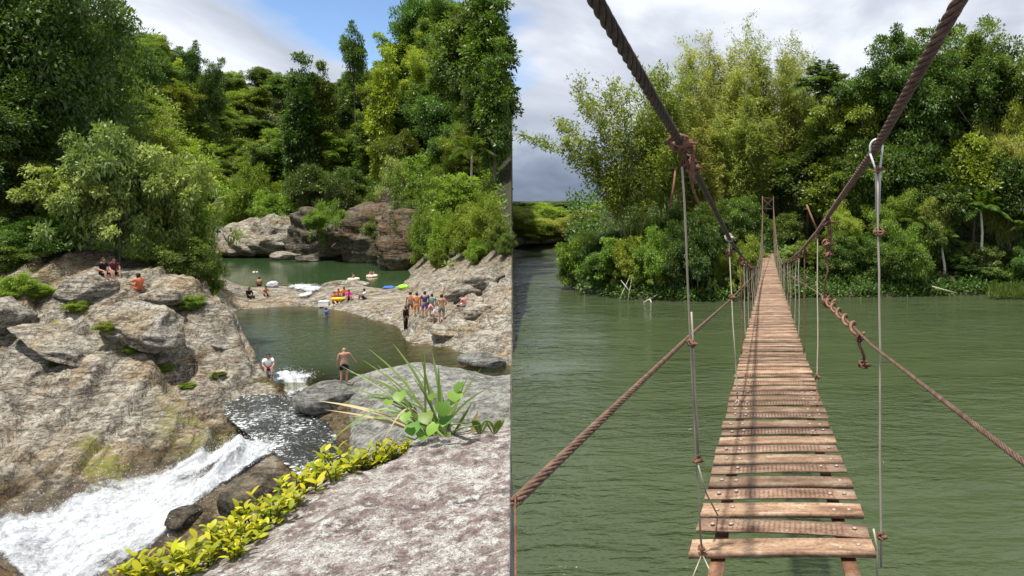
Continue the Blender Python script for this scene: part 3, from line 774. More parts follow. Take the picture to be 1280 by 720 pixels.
def fg_rock():
    y = np.concatenate([np.linspace(-1.5, 2.4, 30, endpoint=False), np.linspace(2.4, 7.6, 300)])
    v = []
    for yy in y:
        seam = -0.3556 * yy
        x = np.concatenate([np.linspace(-5.2, -3.4, 40, endpoint=False), np.linspace(-3.4, seam - .012, 230), [seam - .006, seam + 0.02, seam + 0.3]])
        v.append(np.stack([x, np.full(len(x), yy), fg_height(x, np.full(len(x), yy))], -1))
    nc = len(v[0]); v = np.concatenate(v)
    o = link('foreground_rock', mesh_np('foreground_rock', v, grid_faces(len(y), nc), smooth=True, mats=[M['lichen_rock']]))
    tag(o, 'pinkish grey lichen spotted rock in the near foreground', 'rock')
    BVHS.append(BVHTree.FromPolygons([tuple(p) for p in v], [tuple(p) for p in grid_faces(len(y), nc)]))


fg_rock()

# ------------------------------------------------------------------ lake, far banks
def poly_sheet(name, pts, z, mat, label):
    bm = bmesh.new(); vs = [bm.verts.new((x, y, z)) for x, y in pts]; bm.faces.new(vs)
    bmesh.ops.triangulate(bm, faces=bm.faces[:]); me = bpy.data.meshes.new(name); bm.to_mesh(me); bm.free()
    o = link(name, me, mat=mat); tag(o, label, kind='structure'); return o


poly_sheet('lake_water', [(-0.36 * 8, 8), (400, 8), (700, 420), (700, 1500), (-0.3570 * 1500, 1500), (-0.3570 * 330, 330)], LAKE, M['lake'], 'green lake under the footbridge')


def bank(name, q0, q1, shore, d_far, prof, seed, nq=120, nd=70, label='', taper=None):
    """a wooded shore: 'shore' gives (px, distance) of the waterline, 'prof' (metres inland, height)"""
    q = np.linspace(q0, q1, nq); s = np.linspace(0, 1, nd) ** 1.6
    sd = np.interp(q, [a for a, _ in shore], [b for _, b in shore])
    Q = np.tile(q, nd); I = np.repeat(s * d_far, nq) - 3; D = np.tile(sd, nd) + I
    z = np.interp(I, [a for a, _ in prof], [b for _, b in prof])
    if taper: z = -11 + (z + 11) * np.maximum(sstep(taper[0], taper[1], Q), sstep(9, 2, I) * sstep(taper[0], taper[0] + 12, Q) * .45)
    P = np.stack([(Q - CX) / F * D, D, z], -1); P[:, 2] += 0.6 * fbm(P, .15, 4, seed=seed) * np.clip((I + 2) / 6, 0, 1)
    one = np.ones(len(P))
    o = link(name, mesh_np(name, P, grid_faces(nd, nq), {'forest': one, 'wet': one * 0, 'moss': one * 0}, True, [M['terrain']]))
    tag(o, label, kind='structure')
    return lambda px, d: float(np.interp(d - np.interp(px, [a for a, _ in shore], [b for _, b in shore]), [a for a, _ in prof], [b for _, b in prof]))


SHORE = [(690, 95), (700, 82), (712, 71), (730, 67), (780, 62.5), (850, 61.5), (930, 62), (1000, 63.5), (1100, 64), (1200, 65), (1300, 66), (1600, 68)]
g_right = bank('wooded_shore', 706, 1600, SHORE, 110, [(-3, -11), (0, -9.1), (1.5, -8.2), (6, -6), (20, -2), (50, 4), (120, 10)], 61, label='dark wooded lake shore', taper=(704, 800))
g_far = bank('far_shore', 641, 830, [(600, 124), (720, 116), (760, 114), (900, 118)], 160, [(-3, -11), (0, -9.1), (3, -8.2), (20, -7), (60, -4), (160, -2)], 62, label='distant low lake shore')

# ------------------------------------------------------------------ vegetation prototypes


def unit(v): return v / (np.linalg.norm(v, axis=-1, keepdims=True) + 1e-9)


def leaves_at(pos, axis, nrm, L, W, rs, tint, fold=0.0):
    """one diamond leaf per position: base, side, tip, side"""
    axis = unit(axis); side = unit(np.cross(axis, nrm)); up = np.cross(side, axis)
    L = L[:, None]; W = W[:, None]
    b = pos; t = pos + axis * L - up * L * 0.12
    m = pos + axis * L * 0.45
    l = m + side * W * 0.5 + up * W * fold; r = m - side * W * 0.5 + up * W * fold
    v = np.stack([b, l, t, r], 1).reshape(-1, 3)
    f = np.arange(len(pos) * 4).reshape(-1, 4)
    return v, f, np.repeat(tint, 4)


def crown_mesh(seed, R, z0, z1, ncl, nlf, L, Wr=0.5, rc=(0.16, 0.30), shell=0.35, flat=0.6, lobes=0.45, taper=0.0, droop=0.25, top=0.0):
    rs = np.random.RandomState(seed)
    dr = unit(rs.normal(size=(ncl, 3))); rad = rs.uniform(0, 1, ncl) ** shell
    lob = 1 - lobes * 0.5 + lobes * 1.3 * fbm(dr, 1.9, 3, seed=seed)
    lob = np.where(rs.rand(ncl) < .14, lob * rs.uniform(1.1, 1.35, ncl), lob)
    zc, hz = (z0 + z1) / 2, (z1 - z0) / 2
    c = dr * (rad * lob)[:, None]
    wid = 1 - taper * np.clip(c[:, 2], -1, 1)
    c = np.stack([c[:, 0] * R * wid, c[:, 1] * R * wid, zc + c[:, 2] * hz], -1)
    cr = R * rs.uniform(rc[0], rc[1], ncl)
    ct = rs.normal(0, 0.17, ncl)
    n = ncl * nlf; ci = np.repeat(np.arange(ncl), nlf)
    d = unit(rs.normal(size=(n, 3)) + np.array([0, 0, 0.35])); u = rs.uniform(0, 1, n) ** 0.5
    p = c[ci] + d * (cr[ci] * u)[:, None] * np.array([1, 1, flat])
    out = unit((c - np.array([0, 0, zc - hz * .3])) / np.array([R, R, hz]))[ci]
    ax = rs.normal(size=(n, 3)) * 0.55 + d * 0.7 + out * 0.4; ax[:, 2] -= droop
    nr = rs.normal(size=(n, 3)) * 0.45 + np.array([0, 0, 0.9]) + out * 0.45
    Ls = L * np.clip(np.exp(rs.normal(-.1, .35, n)), .4, 1.8); Ws = Ls * Wr * rs.uniform(0.7, 1.25, n)
    tint = np.clip(0.45 + ct[ci] + rs.normal(0, 0.16, n), 0, 1)
    v, f, t = leaves_at(p, ax, nr, Ls, Ws, rs, tint)
    return v, f, t, c


def wob(a, b, n, amp, rs):
    t = np.linspace(0, 1, n)[:, None]; p = np.asarray(a) * (1 - t) + np.asarray(b) * t
    w = rs.normal(0, amp, (n, 3)); w[0] = 0; w[-1] = 0
    w[1:-1] = (w[:-2] + w[1:-1] + w[2:]) / 2
    return p + w


def trunk_mesh(name, seed, H, r, clumps, nl=14, lean=(0, 0), mat=None):
    rs = np.random.RandomState(seed); mb = MB()
    tr = wob((0, 0, -0.6), (lean[0], lean[1], H), 9, H * 0.012, rs)
    mb.tube(tr, np.linspace(r, r * 0.22, 9), 7)
    idx = rs.choice(len(clumps), min(nl, len(clumps)), replace=False)
    for i in idx:
        e = clumps[i]; zb = max(H * 0.2, min(e[2] - np.hypot(e[0], e[1]) * 0.6, H * 0.9)); k = np.interp(zb, tr[:, 2], np.arange(9)); s = tr[int(min(k, 8))]
        mb.tube(wob(s, e, 5, 0.12, rs), np.linspace(r * 0.38, r * 0.08, 5), 5)
    return mb.mesh(name, True, mat or M['bark'])


PROTO = {}


def make_proto(key, H, R, z0, ncl, nlf, L, seed, mats, trunk_r=0.2, nl=14, bark=None, **kw):
    v, f, t, c = crown_mesh(seed, R, z0, H, ncl, nlf, L, **kw)
    tm = trunk_mesh('trunk_' + key, seed + 5, H * 0.68, trunk_r, c, nl, mat=bark)
    cm = mesh_np('crown_' + key, v, f, {'tint': t}, mats=[M[mats[0]]])
    for mk in mats: PROTO[key, mk] = (cm, tm, H, R)


ALLG = ('leaf_dark', 'leaf_mid', 'leaf_bright')
make_proto('round', 12, 4.2, 3.0, 240, 170, 0.30, 101, ALLG)
make_proto('broad', 11, 5.2, 3.0, 260, 170, 0.30, 102, ALLG, lobes=0.7)
make_proto('tall', 15, 3.8, 2.0, 260, 170, 0.30, 103, ALLG, taper=-0.05, lobes=0.9)
make_proto('column', 14, 2.1, 0.5, 210, 160, 0.26, 104, ALLG, lobes=0.6, rc=(.25, .45), nl=6)
make_proto('airy', 15, 3.0, 8.5, 70, 150, 0.27, 105, ALLG, lobes=0.8, rc=(.2, .36), nl=16, flat=.45)
make_proto('bush', 5, 3.2, -0.3, 230, 190, 0.165, 106, ALLG + ('leaf_grey',), trunk_r=0.09, nl=20, lobes=0.6, rc=(.13, .25))
make_proto('bush2', 4.2, 3.0, -0.3, 210, 190, 0.18, 107, ALLG + ('leaf_grey',), trunk_r=0.08, nl=18, lobes=0.7, rc=(.14, .28), Wr=.4)
make_proto('loose', 5, 3.2, -0.2, 270, 150, 0.17, 116, ALLG + ('leaf_grey',), trunk_r=0.07, nl=34, lobes=1.15, rc=(.09, .19), droop=.4, shell=.5)
make_proto('near', 13, 5.0, 1.5, 400, 230, 0.20, 108, ALLG, trunk_r=0.28, nl=30, lobes=0.65, rc=(.12, .24))
make_proto('giant', 26, 9.0, 5.0, 480, 230, 0.36, 109, ('leaf_dark', 'leaf_mid'), trunk_r=0.5, nl=36, lobes=0.75, rc=(.10, .19), shell=.3)
make_proto('fine', 9, 3.6, 0.5, 260, 190, 0.26, 110, ('leaf_bamboo', 'leaf_bamboo_green', 'leaf_bright'), Wr=0.26, lobes=0.6, droop=.5, nl=8, trunk_r=.1)


def plant_tree(name, key, mk, loc, height, radius, rz, label, cat, group=None, lean=(0, 0)):
    cm, tm, H, R = PROTO[key, mk]
    e = empty(name, loc, rz, label, cat, group)
    s = height / H; sx = radius / R
    e.scale = (sx, sx, s); e.rotation_euler = (lean[0], lean[1], rz)
    link('trunk', tm, e); o = link('crown', cm, e)
    o.material_slots[0].link = 'OBJECT'; o.material_slots[0].material = M[mk]
    return e


ORD = ['first', 'second', 'third', 'fourth', 'fifth', 'sixth', 'seventh', 'eighth', 'ninth', 'tenth', 'eleventh', 'twelfth', 'thirteenth', 'fourteenth', 'fifteenth', 'sixteenth', 'seventeenth', 'eighteenth', 'nineteenth', 'twentieth', 'twenty-first', 'twenty-second', 'twenty-third', 'twenty-fourth', 'twenty-fifth', 'twenty-sixth', 'twenty-seventh']


def row(items, phrase, group, gnd, name='forest_tree', cat='tree', kindword='tree'):
    """items: (px, py of the top, distance, radius, shape, leaf colour)"""
    items = sorted(items, key=lambda i: i[0])
    for k, (px, top, d, R, key, mk) in enumerate(items):
        zb = gnd(px, d); zt = -(top - CY) / F * d; h = max(zt - zb, 2.0)
        colw = {'leaf_dark': 'dark green', 'leaf_mid': 'green', 'leaf_bright': 'bright green', 'leaf_grey': 'grey-green', 'leaf_bamboo': 'yellowish', 'leaf_bamboo_green': 'feathery green'}[mk]
        where = ORD[k] + ' from left ' if len(items) > 1 else ''
        plant_tree(name, key, mk, ((px - CX) / F * d, d, zb - 0.15), h + .15, R, random.uniform(0, 6.28), f'{colw} {kindword} {where}{phrase}', cat, group, (random.uniform(-.05, .05), random.uniform(-.05, .05)))


gl = lambda px, d: float(ground(min(max(px, -69), 638), d))
rnd = random.Random(5)


def auto_row(d, q0, q1, step, hmin, hmax, rr, keys, mks, phrase, group, gnd=gl, jit=0.35):
    q = q0; its = []
    while q <= q1:
        px = q + rnd.uniform(-jit, jit) * step; dd = d * rnd.uniform(.95, 1.05)
        px = min(max(px, q0 - step * .3), q1)
        h = rnd.uniform(hmin, hmax); zb = gnd(px, dd)
        its.append((px, CY - (zb + h) / dd * F, dd, rnd.uniform(*rr), rnd.choice(keys), rnd.choice(mks)))
        q += step
    row(its, phrase, group, gnd)


L3, D2 = ['leaf_mid', 'leaf_mid', 'leaf_bright', 'leaf_dark'], ['leaf_dark', 'leaf_dark', 'leaf_mid']
# left hillside, near to far
auto_row(62, -50, 230, 72, 8, 11, (3.6, 4.6), ['round', 'broad'], D2, 'in the nearest row on the left hillside', 'trees on the left hillside')
auto_row(82, -40, 250, 50, 8, 11, (3.6, 4.8), ['round', 'broad', 'tall'], L3, 'in the second row up the left hillside', 'trees on the left hillside')
auto_row(108, -40, 256, 40, 8, 12, (3.8, 5.0), ['round', 'broad'], ['leaf_bright', 'leaf_bright', 'leaf_mid'], 'in the third row up the left hillside', 'trees on the left hillside')
auto_row(140, 20, 262, 32, 8, 12, (4, 5.2), ['round', 'broad', 'tall'], ['leaf_mid', 'leaf_bright'], 'in the fourth row up the left hillside', 'trees on the left hillside')
auto_row(180, 60, 268, 26, 8, 12, (4.2, 5.5), ['round', 'broad'], L3, 'in the fifth row up the left hillside', 'trees on the left hillside')
auto_row(205, 225, 330, 22, 9, 12, (4.2, 5.5), ['round', 'broad'], L3, 'at the head of the river valley', 'trees on the left hillside')
auto_row(236, 90, 340, 20, 9, 13, (4.5, 6), ['round', 'broad', 'tall'], L3, 'in the sixth row up the left hillside', 'trees on the left hillside')
auto_row(258, 240, 430, 17, 9, 13, (4.8, 6.2), ['round', 'broad'], L3, 'below the farthest gorge skyline', 'trees on the gorge skyline')
auto_row(285, 110, 470, 16, 11, 18, (5, 7), ['round', 'broad', 'tall'], ['leaf_mid', 'leaf_dark'], 'along the farthest skyline of the gorge', 'trees on the gorge skyline')
# right hillside
auto_row(72, 585, 620, 40, 7, 9, (2.4, 3.0), ['round', 'tall'], ['leaf_mid', 'leaf_dark'], 'just above the right-hand rock bank', 'trees on the right hillside')
auto_row(90, 545, 615, 34, 9, 12, (3.2, 4.0), ['round', 'tall', 'broad'], ['leaf_mid', 'leaf_dark', 'leaf_dark'], 'in the second row above the right bank', 'trees on the right hillside')
auto_row(108, 395, 618, 34, 9, 12, (3.3, 4.4), ['round', 'tall', 'broad'], ['leaf_mid', 'leaf_dark'], 'directly above the brown cliff', 'trees on the right hillside')
auto_row(124, 325, 622, 31, 10, 14, (3.4, 4.6), ['round', 'tall', 'column'], L3, 'in the second row above the brown cliff', 'trees on the right hillside')
auto_row(150, 325, 620, 29, 10, 15, (3.8, 5), ['round', 'tall', 'broad'], D2 + ['leaf_mid'], 'in the third row above the brown cliff', 'trees on the right hillside')
auto_row(190, 312, 615, 26, 10, 15, (4.2, 5.4), ['round', 'tall', 'broad'], D2, 'in the fourth row above the brown cliff', 'trees on the right hillside')
T = plant_tree


def solo(px, top, d, R, key, mk, label, gnd=gl, name='forest_tree', lean=(0, 0), zb=None, cat='tree'):
    z = gnd(px, d) if zb is None else zb; zt = -(top - CY) / F * d
    return T(name, key, mk, ((px - CX) / F * d, d, z - .15), max(1.0, zt - z + .15), R, rnd.uniform(0, 6.28), label, cat, None, lean)


solo(443, 26, 118, 2.6, 'airy', 'leaf_dark', 'tall slender tree rising above the gorge skyline')
solo(478, 52, 108, 2.3, 'column', 'leaf_bright', 'vine-covered bright column tree below the blue gap')
solo(376, 60, 116, 2.6, 'column', 'leaf_dark', 'dark vine-covered pointed tree in the middle of the gorge')
solo(407, 72, 120, 2.2, 'column', 'leaf_mid', 'slim tree right of the dark pointed one')
solo(462, 92, 112, 1.8, 'airy', 'leaf_mid', 'thin bare-stemmed tree in front of the blue gap')
for k, (px, top, d, R, key, mk, lb) in enumerate([
        (508, 34, 126, 5.0, 'tall', 'leaf_mid', 'leafy tree at the right side of the blue gap'), (526, -12, 128, 5.5, 'broad', 'leaf_dark', 'dark spreading tree at the top of the picture right of the blue gap'),
        (556, -22, 124, 5.5, 'near', 'leaf_mid', 'tall tree clothing the upper right hillside'), (586, -40, 94, 5.0, 'tall', 'leaf_dark', 'tall dark tree at the top right of the hillside'),
        (614, -45, 86, 3.0, 'column', 'leaf_mid', 'topmost tree beside the right border of the gorge'), (532, 55, 114, 4.6, 'near', 'leaf_bright', 'sunlit vine-draped tree halfway up the right hillside'),
        (568, 40, 110, 4.6, 'near', 'leaf_mid', 'vine-draped green tree left of the ivy-hung dark tree'), (618, 40, 80, 2.0, 'column', 'leaf_dark', 'ivy-hung dark tree at the right border of the gorge'),
        (588, 85, 98, 4.0, 'broad', 'leaf_mid', 'rounded tree below the ivy-hung dark tree'), (548, 110, 102, 4.2, 'broad', 'leaf_dark', 'dark rounded tree in the middle of the right hillside'),
        (508, 110, 112, 4.2, 'near', 'leaf_mid', 'green tree just above the bare rock face'), (617, 130, 86, 2.4, 'broad', 'leaf_mid', 'small tree at the right border above the rock bank'),
        (585, 150, 86, 3.2, 'near', 'leaf_bright', 'bright drooping tree above the right rock bank'), (470, 130, 116, 3.6, 'near', 'leaf_dark', 'dark tree above the cliff below the bright column tree')]):
    solo(px, top, d, R, key, mk, lb)
solo(262, 60, 205, 4.0, 'tall', 'leaf_dark', 'dark pointed tree on the left skyline near its low end')
solo(240, 50, 200, 3.2, 'airy', 'leaf_dark', 'spindly tree poking above the left skyline')
# near left
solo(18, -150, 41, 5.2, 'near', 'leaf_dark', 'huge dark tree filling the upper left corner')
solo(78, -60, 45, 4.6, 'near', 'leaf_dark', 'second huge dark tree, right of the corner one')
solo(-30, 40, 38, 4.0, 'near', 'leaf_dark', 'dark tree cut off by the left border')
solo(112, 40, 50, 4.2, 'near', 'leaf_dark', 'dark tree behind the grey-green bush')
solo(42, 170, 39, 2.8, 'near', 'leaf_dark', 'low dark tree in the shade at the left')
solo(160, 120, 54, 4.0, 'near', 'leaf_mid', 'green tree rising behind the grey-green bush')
solo(150, 112, 39, 3.1, 'loose', 'leaf_grey', 'tall grey-green sunlit bush above the seated couple', cat='bush', name='bush')
solo(202, 150, 41, 3.0, 'loose', 'leaf_grey', 'grey-green sunlit bush leaning over the rocks', cat='bush', name='bush')
solo(105, 185, 38, 2.7, 'loose', 'leaf_grey', 'grey-green bush at the left of the sunlit clump', cat='bush', name='bush')
solo(238, 215, 43, 2.4, 'loose', 'leaf_mid', 'green bush hanging over the left rocks by the pool', cat='bush', name='bush')
solo(222, 290, 40, 1.7, 'bush', 'leaf_dark', 'dark low bush at the foot of the leaning clump', cat='bush', name='bush')
solo(252, 300, 47, 1.5, 'bush2', 'leaf_mid', 'small bush at the waterside end of the left bank', cat='bush', name='bush')
solo(60, 265, 37, 2.0, 'bush', 'leaf_dark', 'dark bush behind the left boulder', cat='bush', name='bush')
solo(8, 300, 35.5, 1.6, 'bush', 'leaf_dark', 'dark bush at the left border above the slab', cat='bush', name='bush')
for px, py, R, h, key, mk, lb in ((22, 368, .95, 1.1, 'bush2', 'leaf_bright', 'bright green low plant on the slab at the left'), (50, 372, .7, .8, 'bush', 'leaf_bright', 'bright green low plant beside the pale boulder'),
        (98, 388, .6, .6, 'bush2', 'leaf_mid', 'small plant in a crack below the man in black'), (132, 412, .5, .45, 'bush2', 'leaf_bright', 'small plant in the crack left of the jutting boulder'), (165, 440, .45, .4, 'bush', 'leaf_mid', 'small plant at the lower end of the slab crack'),
        (205, 462, .5, .3, 'bush2', 'leaf_bright', 'tiny plant in the middle of the diagonal slab crack'), (235, 482, .4, .25, 'bush', 'leaf_mid', 'tiny plant lower down the diagonal slab crack'), (272, 470, .4, .3, 'bush2', 'leaf_mid', 'tiny plant on the layered boulder near the pool'), (75, 455, .45, .3, 'bush2', 'leaf_mid', 'tiny plant under the flat slab at the left'),
        (240, 385, .7, .8, 'bush', 'leaf_mid', 'small plant hanging on the rock end of the left bank')):
    h_ = hit(px, py); T('low_plant', key, mk, tuple(h_ - Vector((0, 0, .08))), h, R, rnd.uniform(0, 6), lb, 'plant')
# shrubs above the cliff and on the right bank
its = [(300, 222, 118, 4.5, 'bush', 'leaf_bright'), (322, 205, 116, 4.0, 'bush2', 'leaf_bright'), (346, 235, 108, 3.6, 'bush', 'leaf_mid'), (384, 225, 104, 3.8, 'bush', 'leaf_mid'), (412, 250, 97, 2.6, 'bush2', 'leaf_mid'),
       (432, 215, 101, 3.4, 'bush', 'leaf_dark'), (466, 238, 94, 2.4, 'bush2', 'leaf_mid'), (520, 215, 88, 3.4, 'bush', 'leaf_dark'), (547, 205, 84, 3.2, 'bush2', 'leaf_mid'), (502, 190, 96, 3.0, 'bush', 'leaf_grey')]
row(its, 'among the bushes crowning the cliff', 'bushes above the cliff', gl, 'bush', 'bush', 'bush')
its = [(556, 262, 66, 1.5, 'bush2', 'leaf_bright'), (582, 248, 63, 1.7, 'bush', 'leaf_bright'), (610, 238, 60, 1.7, 'bush2', 'leaf_mid'), (625, 275, 57, 1.1, 'bush', 'leaf_mid'), (548, 318, 63, 0.9, 'bush', 'leaf_bright'), (598, 296, 59, 1.2, 'bush2', 'leaf_bright'), (632, 300, 55, .8, 'bush', 'leaf_dark')]
row(its, 'among the bushes on the right rock bank', 'bushes on the right bank', gl, 'bush', 'bush', 'bush')


for px, top, d, R, zb_y, mk, lb in ((432, 262, 91, 2.0, 292, 'leaf_mid', 'bush hanging down the middle of the brown cliff'), (470, 270, 87, 1.6, 300, 'leaf_grey', 'pale bush clinging to the cliff face'), (505, 250, 84, 2.2, 300, 'leaf_dark', 'dark bush overhanging the right end of the cliff'), (395, 262, 93, 1.8, 284, 'leaf_mid', 'bush on the shoulder of the far outcrop'), (530, 262, 78, 1.8, 318, 'leaf_mid', 'bush drooping to the water right of the cliff')):
    solo(px, top, d, R, 'bush2', mk, lb, zb=-(zb_y - CY) / F * d, cat='bush', name='bush')


# undergrowth over the hillsides, one mass
def undergrowth(name, n, pick, gnd, L, mk, seed, label, hgt=1.2):
    rs = np.random.RandomState(seed); P = []
    while len(P) < n:
        q, d = pick(rs)
        P.append(((q - CX) / F * d, d, gnd(q, d)))
    P = np.array(P); nl = 26
    ci = np.repeat(np.arange(n), nl); m = n * nl
    dd = unit(rs.normal(size=(m, 3)) + np.array([0, -.2, .6])); s = (P[:, 1] / 90.0)[ci]
    s = np.clip(s, .6, 2.2)
    p = P[ci] + dd * (rs.uniform(.2, 1, m) * hgt * s)[:, None]
    v, f, t = leaves_at(p, dd * .6 + rs.normal(size=(m, 3)) * .5, rs.normal(size=(m, 3)) * .5 + np.array([0, -.3, .9]), L * s * rs.uniform(.6, 1.3, m), L * s * .5, rs, np.clip(rs.normal(.45, .2, m) + .2 * np.repeat(rs.normal(0, 1, n), nl), 0, 1))
    o = link(name, mesh_np(name, v, f, {'tint': t}, mats=[M[mk]])); tag(o, label, 'undergrowth', kind='stuff')


def pick_left(rs):
    while True:
        q = rs.uniform(-60, 268); d = math.exp(rs.uniform(math.log(42), math.log(300)))
        if rs.rand() < TFI(q, d) and ground(q, d) > -7.6: return q, d


def pick_right(rs):
    while True:
        q = rs.uniform(300, 630); d = math.exp(rs.uniform(math.log(60), math.log(260)))
        if rs.rand() < TFI(q, d) and ground(q, d) > -7.0: return q, d


FG = TFg.reshape(ND, NQ)
def TFI(q, d): return FG[min(int(np.interp(d, ds, np.arange(ND))), ND - 1), min(int(np.interp(q, qs, np.arange(NQ))), NQ - 1)] ** 2


undergrowth('undergrowth', 4600, pick_left, gl, .5, 'leaf_mid', 71, 'dense green undergrowth covering the left hillside')
undergrowth('undergrowth', 4200, pick_right, gl, .5, 'leaf_mid', 72, 'dense green undergrowth covering the right hillside')

def pick_far(rs):
    while True:
        q = rs.uniform(200, 520); d = rs.uniform(170, 325)
        if rs.rand() < TFI(q, d): return q, d


undergrowth('undergrowth', 3000, pick_far, gl, .42, 'leaf_mid', 74, 'dense green canopy covering the far head of the gorge', 1.7)

# ------------------------------------------------------------------ right shore: broadleaf trees, bushes
row([(1068, 70, 80, 6.0, 'giant', 'leaf_mid'), (1128, 4, 77, 7.0, 'giant', 'leaf_dark'), (1200, -8, 80, 8.0, 'giant', 'leaf_dark'), (1262, 34, 76, 6.5, 'giant', 'leaf_dark'), (1330, 20, 78, 7.0, 'giant', 'leaf_mid')],
    'among the giant lakeside trees', 'giant trees on the lake shore', g_right, 'giant_tree')
row([(px, top, 98, 6.5, 'broad', 'leaf_dark') for px, top in ((1045, 150), (1095, 120), (1150, 110), (1205, 110), (1255, 100), (1310, 110))], 'far back behind the giant lakeside trees', 'back trees on the lake shore', g_right)
row([(1010, 160, 76, 4.0, 'tall', 'leaf_dark'), (1040, 190, 74, 3.6, 'round', 'leaf_mid'), (1085, 170, 73, 4.2, 'broad', 'leaf_dark'), (1130, 160, 72, 4.4, 'broad', 'leaf_dark'), (1175, 190, 71, 4.0, 'round', 'leaf_dark'),
     (1215, 165, 72, 4.2, 'round', 'leaf_mid'), (1262, 180, 71, 4.2, 'broad', 'leaf_dark'), (1310, 160, 72, 4.4, 'broad', 'leaf_mid'), (975, 175, 82, 3.8, 'tall', 'leaf_mid'), (940, 170, 84, 3.8, 'tall', 'leaf_mid')],
    'in front of the giant lakeside trees', 'middle trees on the lake shore', g_right)
row([(1120, 235, 70, 2.6, 'fine', 'leaf_bamboo_green'), (1165, 245, 69.5, 2.4, 'fine', 'leaf_bamboo'), (1252, 130, 72, 3.4, 'fine', 'leaf_bamboo'), (1280, 100, 73, 3.4, 'fine', 'leaf_bamboo_green'), (1052, 255, 69, 1.9, 'fine', 'leaf_bamboo_green')],
    'among the feathery trees right of the footbridge', 'feathery trees on the lake shore', g_right)
sh = []
for i, px in enumerate(np.linspace(995, 1330, 18)):
    sh.append((px + rnd.uniform(-6, 6), rnd.uniform(262, 340), 66.0 + rnd.uniform(-1, 2.4) + (px - 1000) * .006, rnd.uniform(1.4, 2.8), rnd.choice(['bush', 'loose', 'loose']), rnd.choice(['leaf_dark', 'leaf_dark', 'leaf_mid', 'leaf_grey'])))
row(sh, 'along the lake edge right of the footbridge', 'bushes on the lake edge', g_right, 'bush', 'bush', 'bush')
sh = []
for i, px in enumerate(np.linspace(728, 945, 13)):
    sd = np.interp(px, [a for a, _ in SHORE], [b for _, b in SHORE])
    sh.append((px + rnd.uniform(-5, 5), rnd.uniform(272, 345) - (18 if 850 < px < 920 else 0), sd + rnd.uniform(.4, 3.2), rnd.uniform(1.5, 2.8), rnd.choice(['bush2', 'loose', 'loose']), rnd.choice(['leaf_mid', 'leaf_dark', 'leaf_dark', 'leaf_bright'])))
row(sh, 'along the lake edge left of the footbridge', 'bushes on the lake edge', g_right, 'bush', 'bush', 'bush')
row([(720, 318, 70, 2.0, 'bush', 'leaf_dark'), (742, 300, 70, 2.4, 'bush2', 'leaf_dark'), (775, 285, 70, 2.8, 'bush', 'leaf_dark'), (812, 270, 70, 3.0, 'bush2', 'leaf_mid'), (850, 255, 70, 3.0, 'bush', 'leaf_dark'), (890, 250, 70, 3.0, 'bush2', 'leaf_dark'), (925, 240, 71, 2.8, 'bush', 'leaf_dark'), (985, 262, 73, 2.2, 'bush', 'leaf_dark')],
    'in the dark thicket under the bamboo', 'thicket under the bamboo', g_right, 'bush', 'bush', 'bush')


def pick_shore(rs):
    q = rs.uniform(712, 1340); sd = np.interp(q, [a for a, _ in SHORE], [b for _, b in SHORE])
    return q, sd + 0.5 + 30 * rs.rand() ** 2


undergrowth('undergrowth', 2600, pick_shore, g_right, .42, 'leaf_dark', 73, 'dense dark undergrowth on the lake shore')
# distant shore
row([(px, rnd.uniform(260, 274), 121 + rnd.uniform(0, 4), rnd.uniform(3.8, 4.8), 'fine', mk_) for px, mk_ in zip((656, 676, 698, 720, 742, 764, 788), ['leaf_bamboo_green', 'leaf_bright', 'leaf_bamboo_green', 'leaf_bamboo', 'leaf_bright', 'leaf_bamboo_green', 'leaf_bright'])],
    'along the distant low shore', 'pale bushes on the distant shore', g_far, 'bush', 'bush', 'bush')
row([(px, rnd.uniform(252, 262), 133 + rnd.uniform(0, 4), rnd.uniform(4.2, 5.2), 'fine', 'leaf_bright') for px in (664, 690, 716, 742, 770)],
    'in the second line of the distant shore', 'pale bushes on the distant shore', g_far, 'bush', 'bush', 'bush')
row([(px, rnd.uniform(250, 260), 190 + rnd.uniform(-8, 8), rnd.uniform(6, 8), 'round', 'leaf_dark') for px in (652, 672, 694, 716, 738, 760)],
    'on the hill behind the pale distant bushes', 'trees on the distant hill', g_far)

# ------------------------------------------------------------------ bamboo


def culm_curve(rs, H, out, az, n=14):
    t = np.linspace(0, 1, n); r = 0.35 * t + out * t ** 2.4; z = H * (t - 0.28 * (out / H) * t ** 3)
    return np.stack([r * math.cos(az), r * math.sin(az), z], -1)


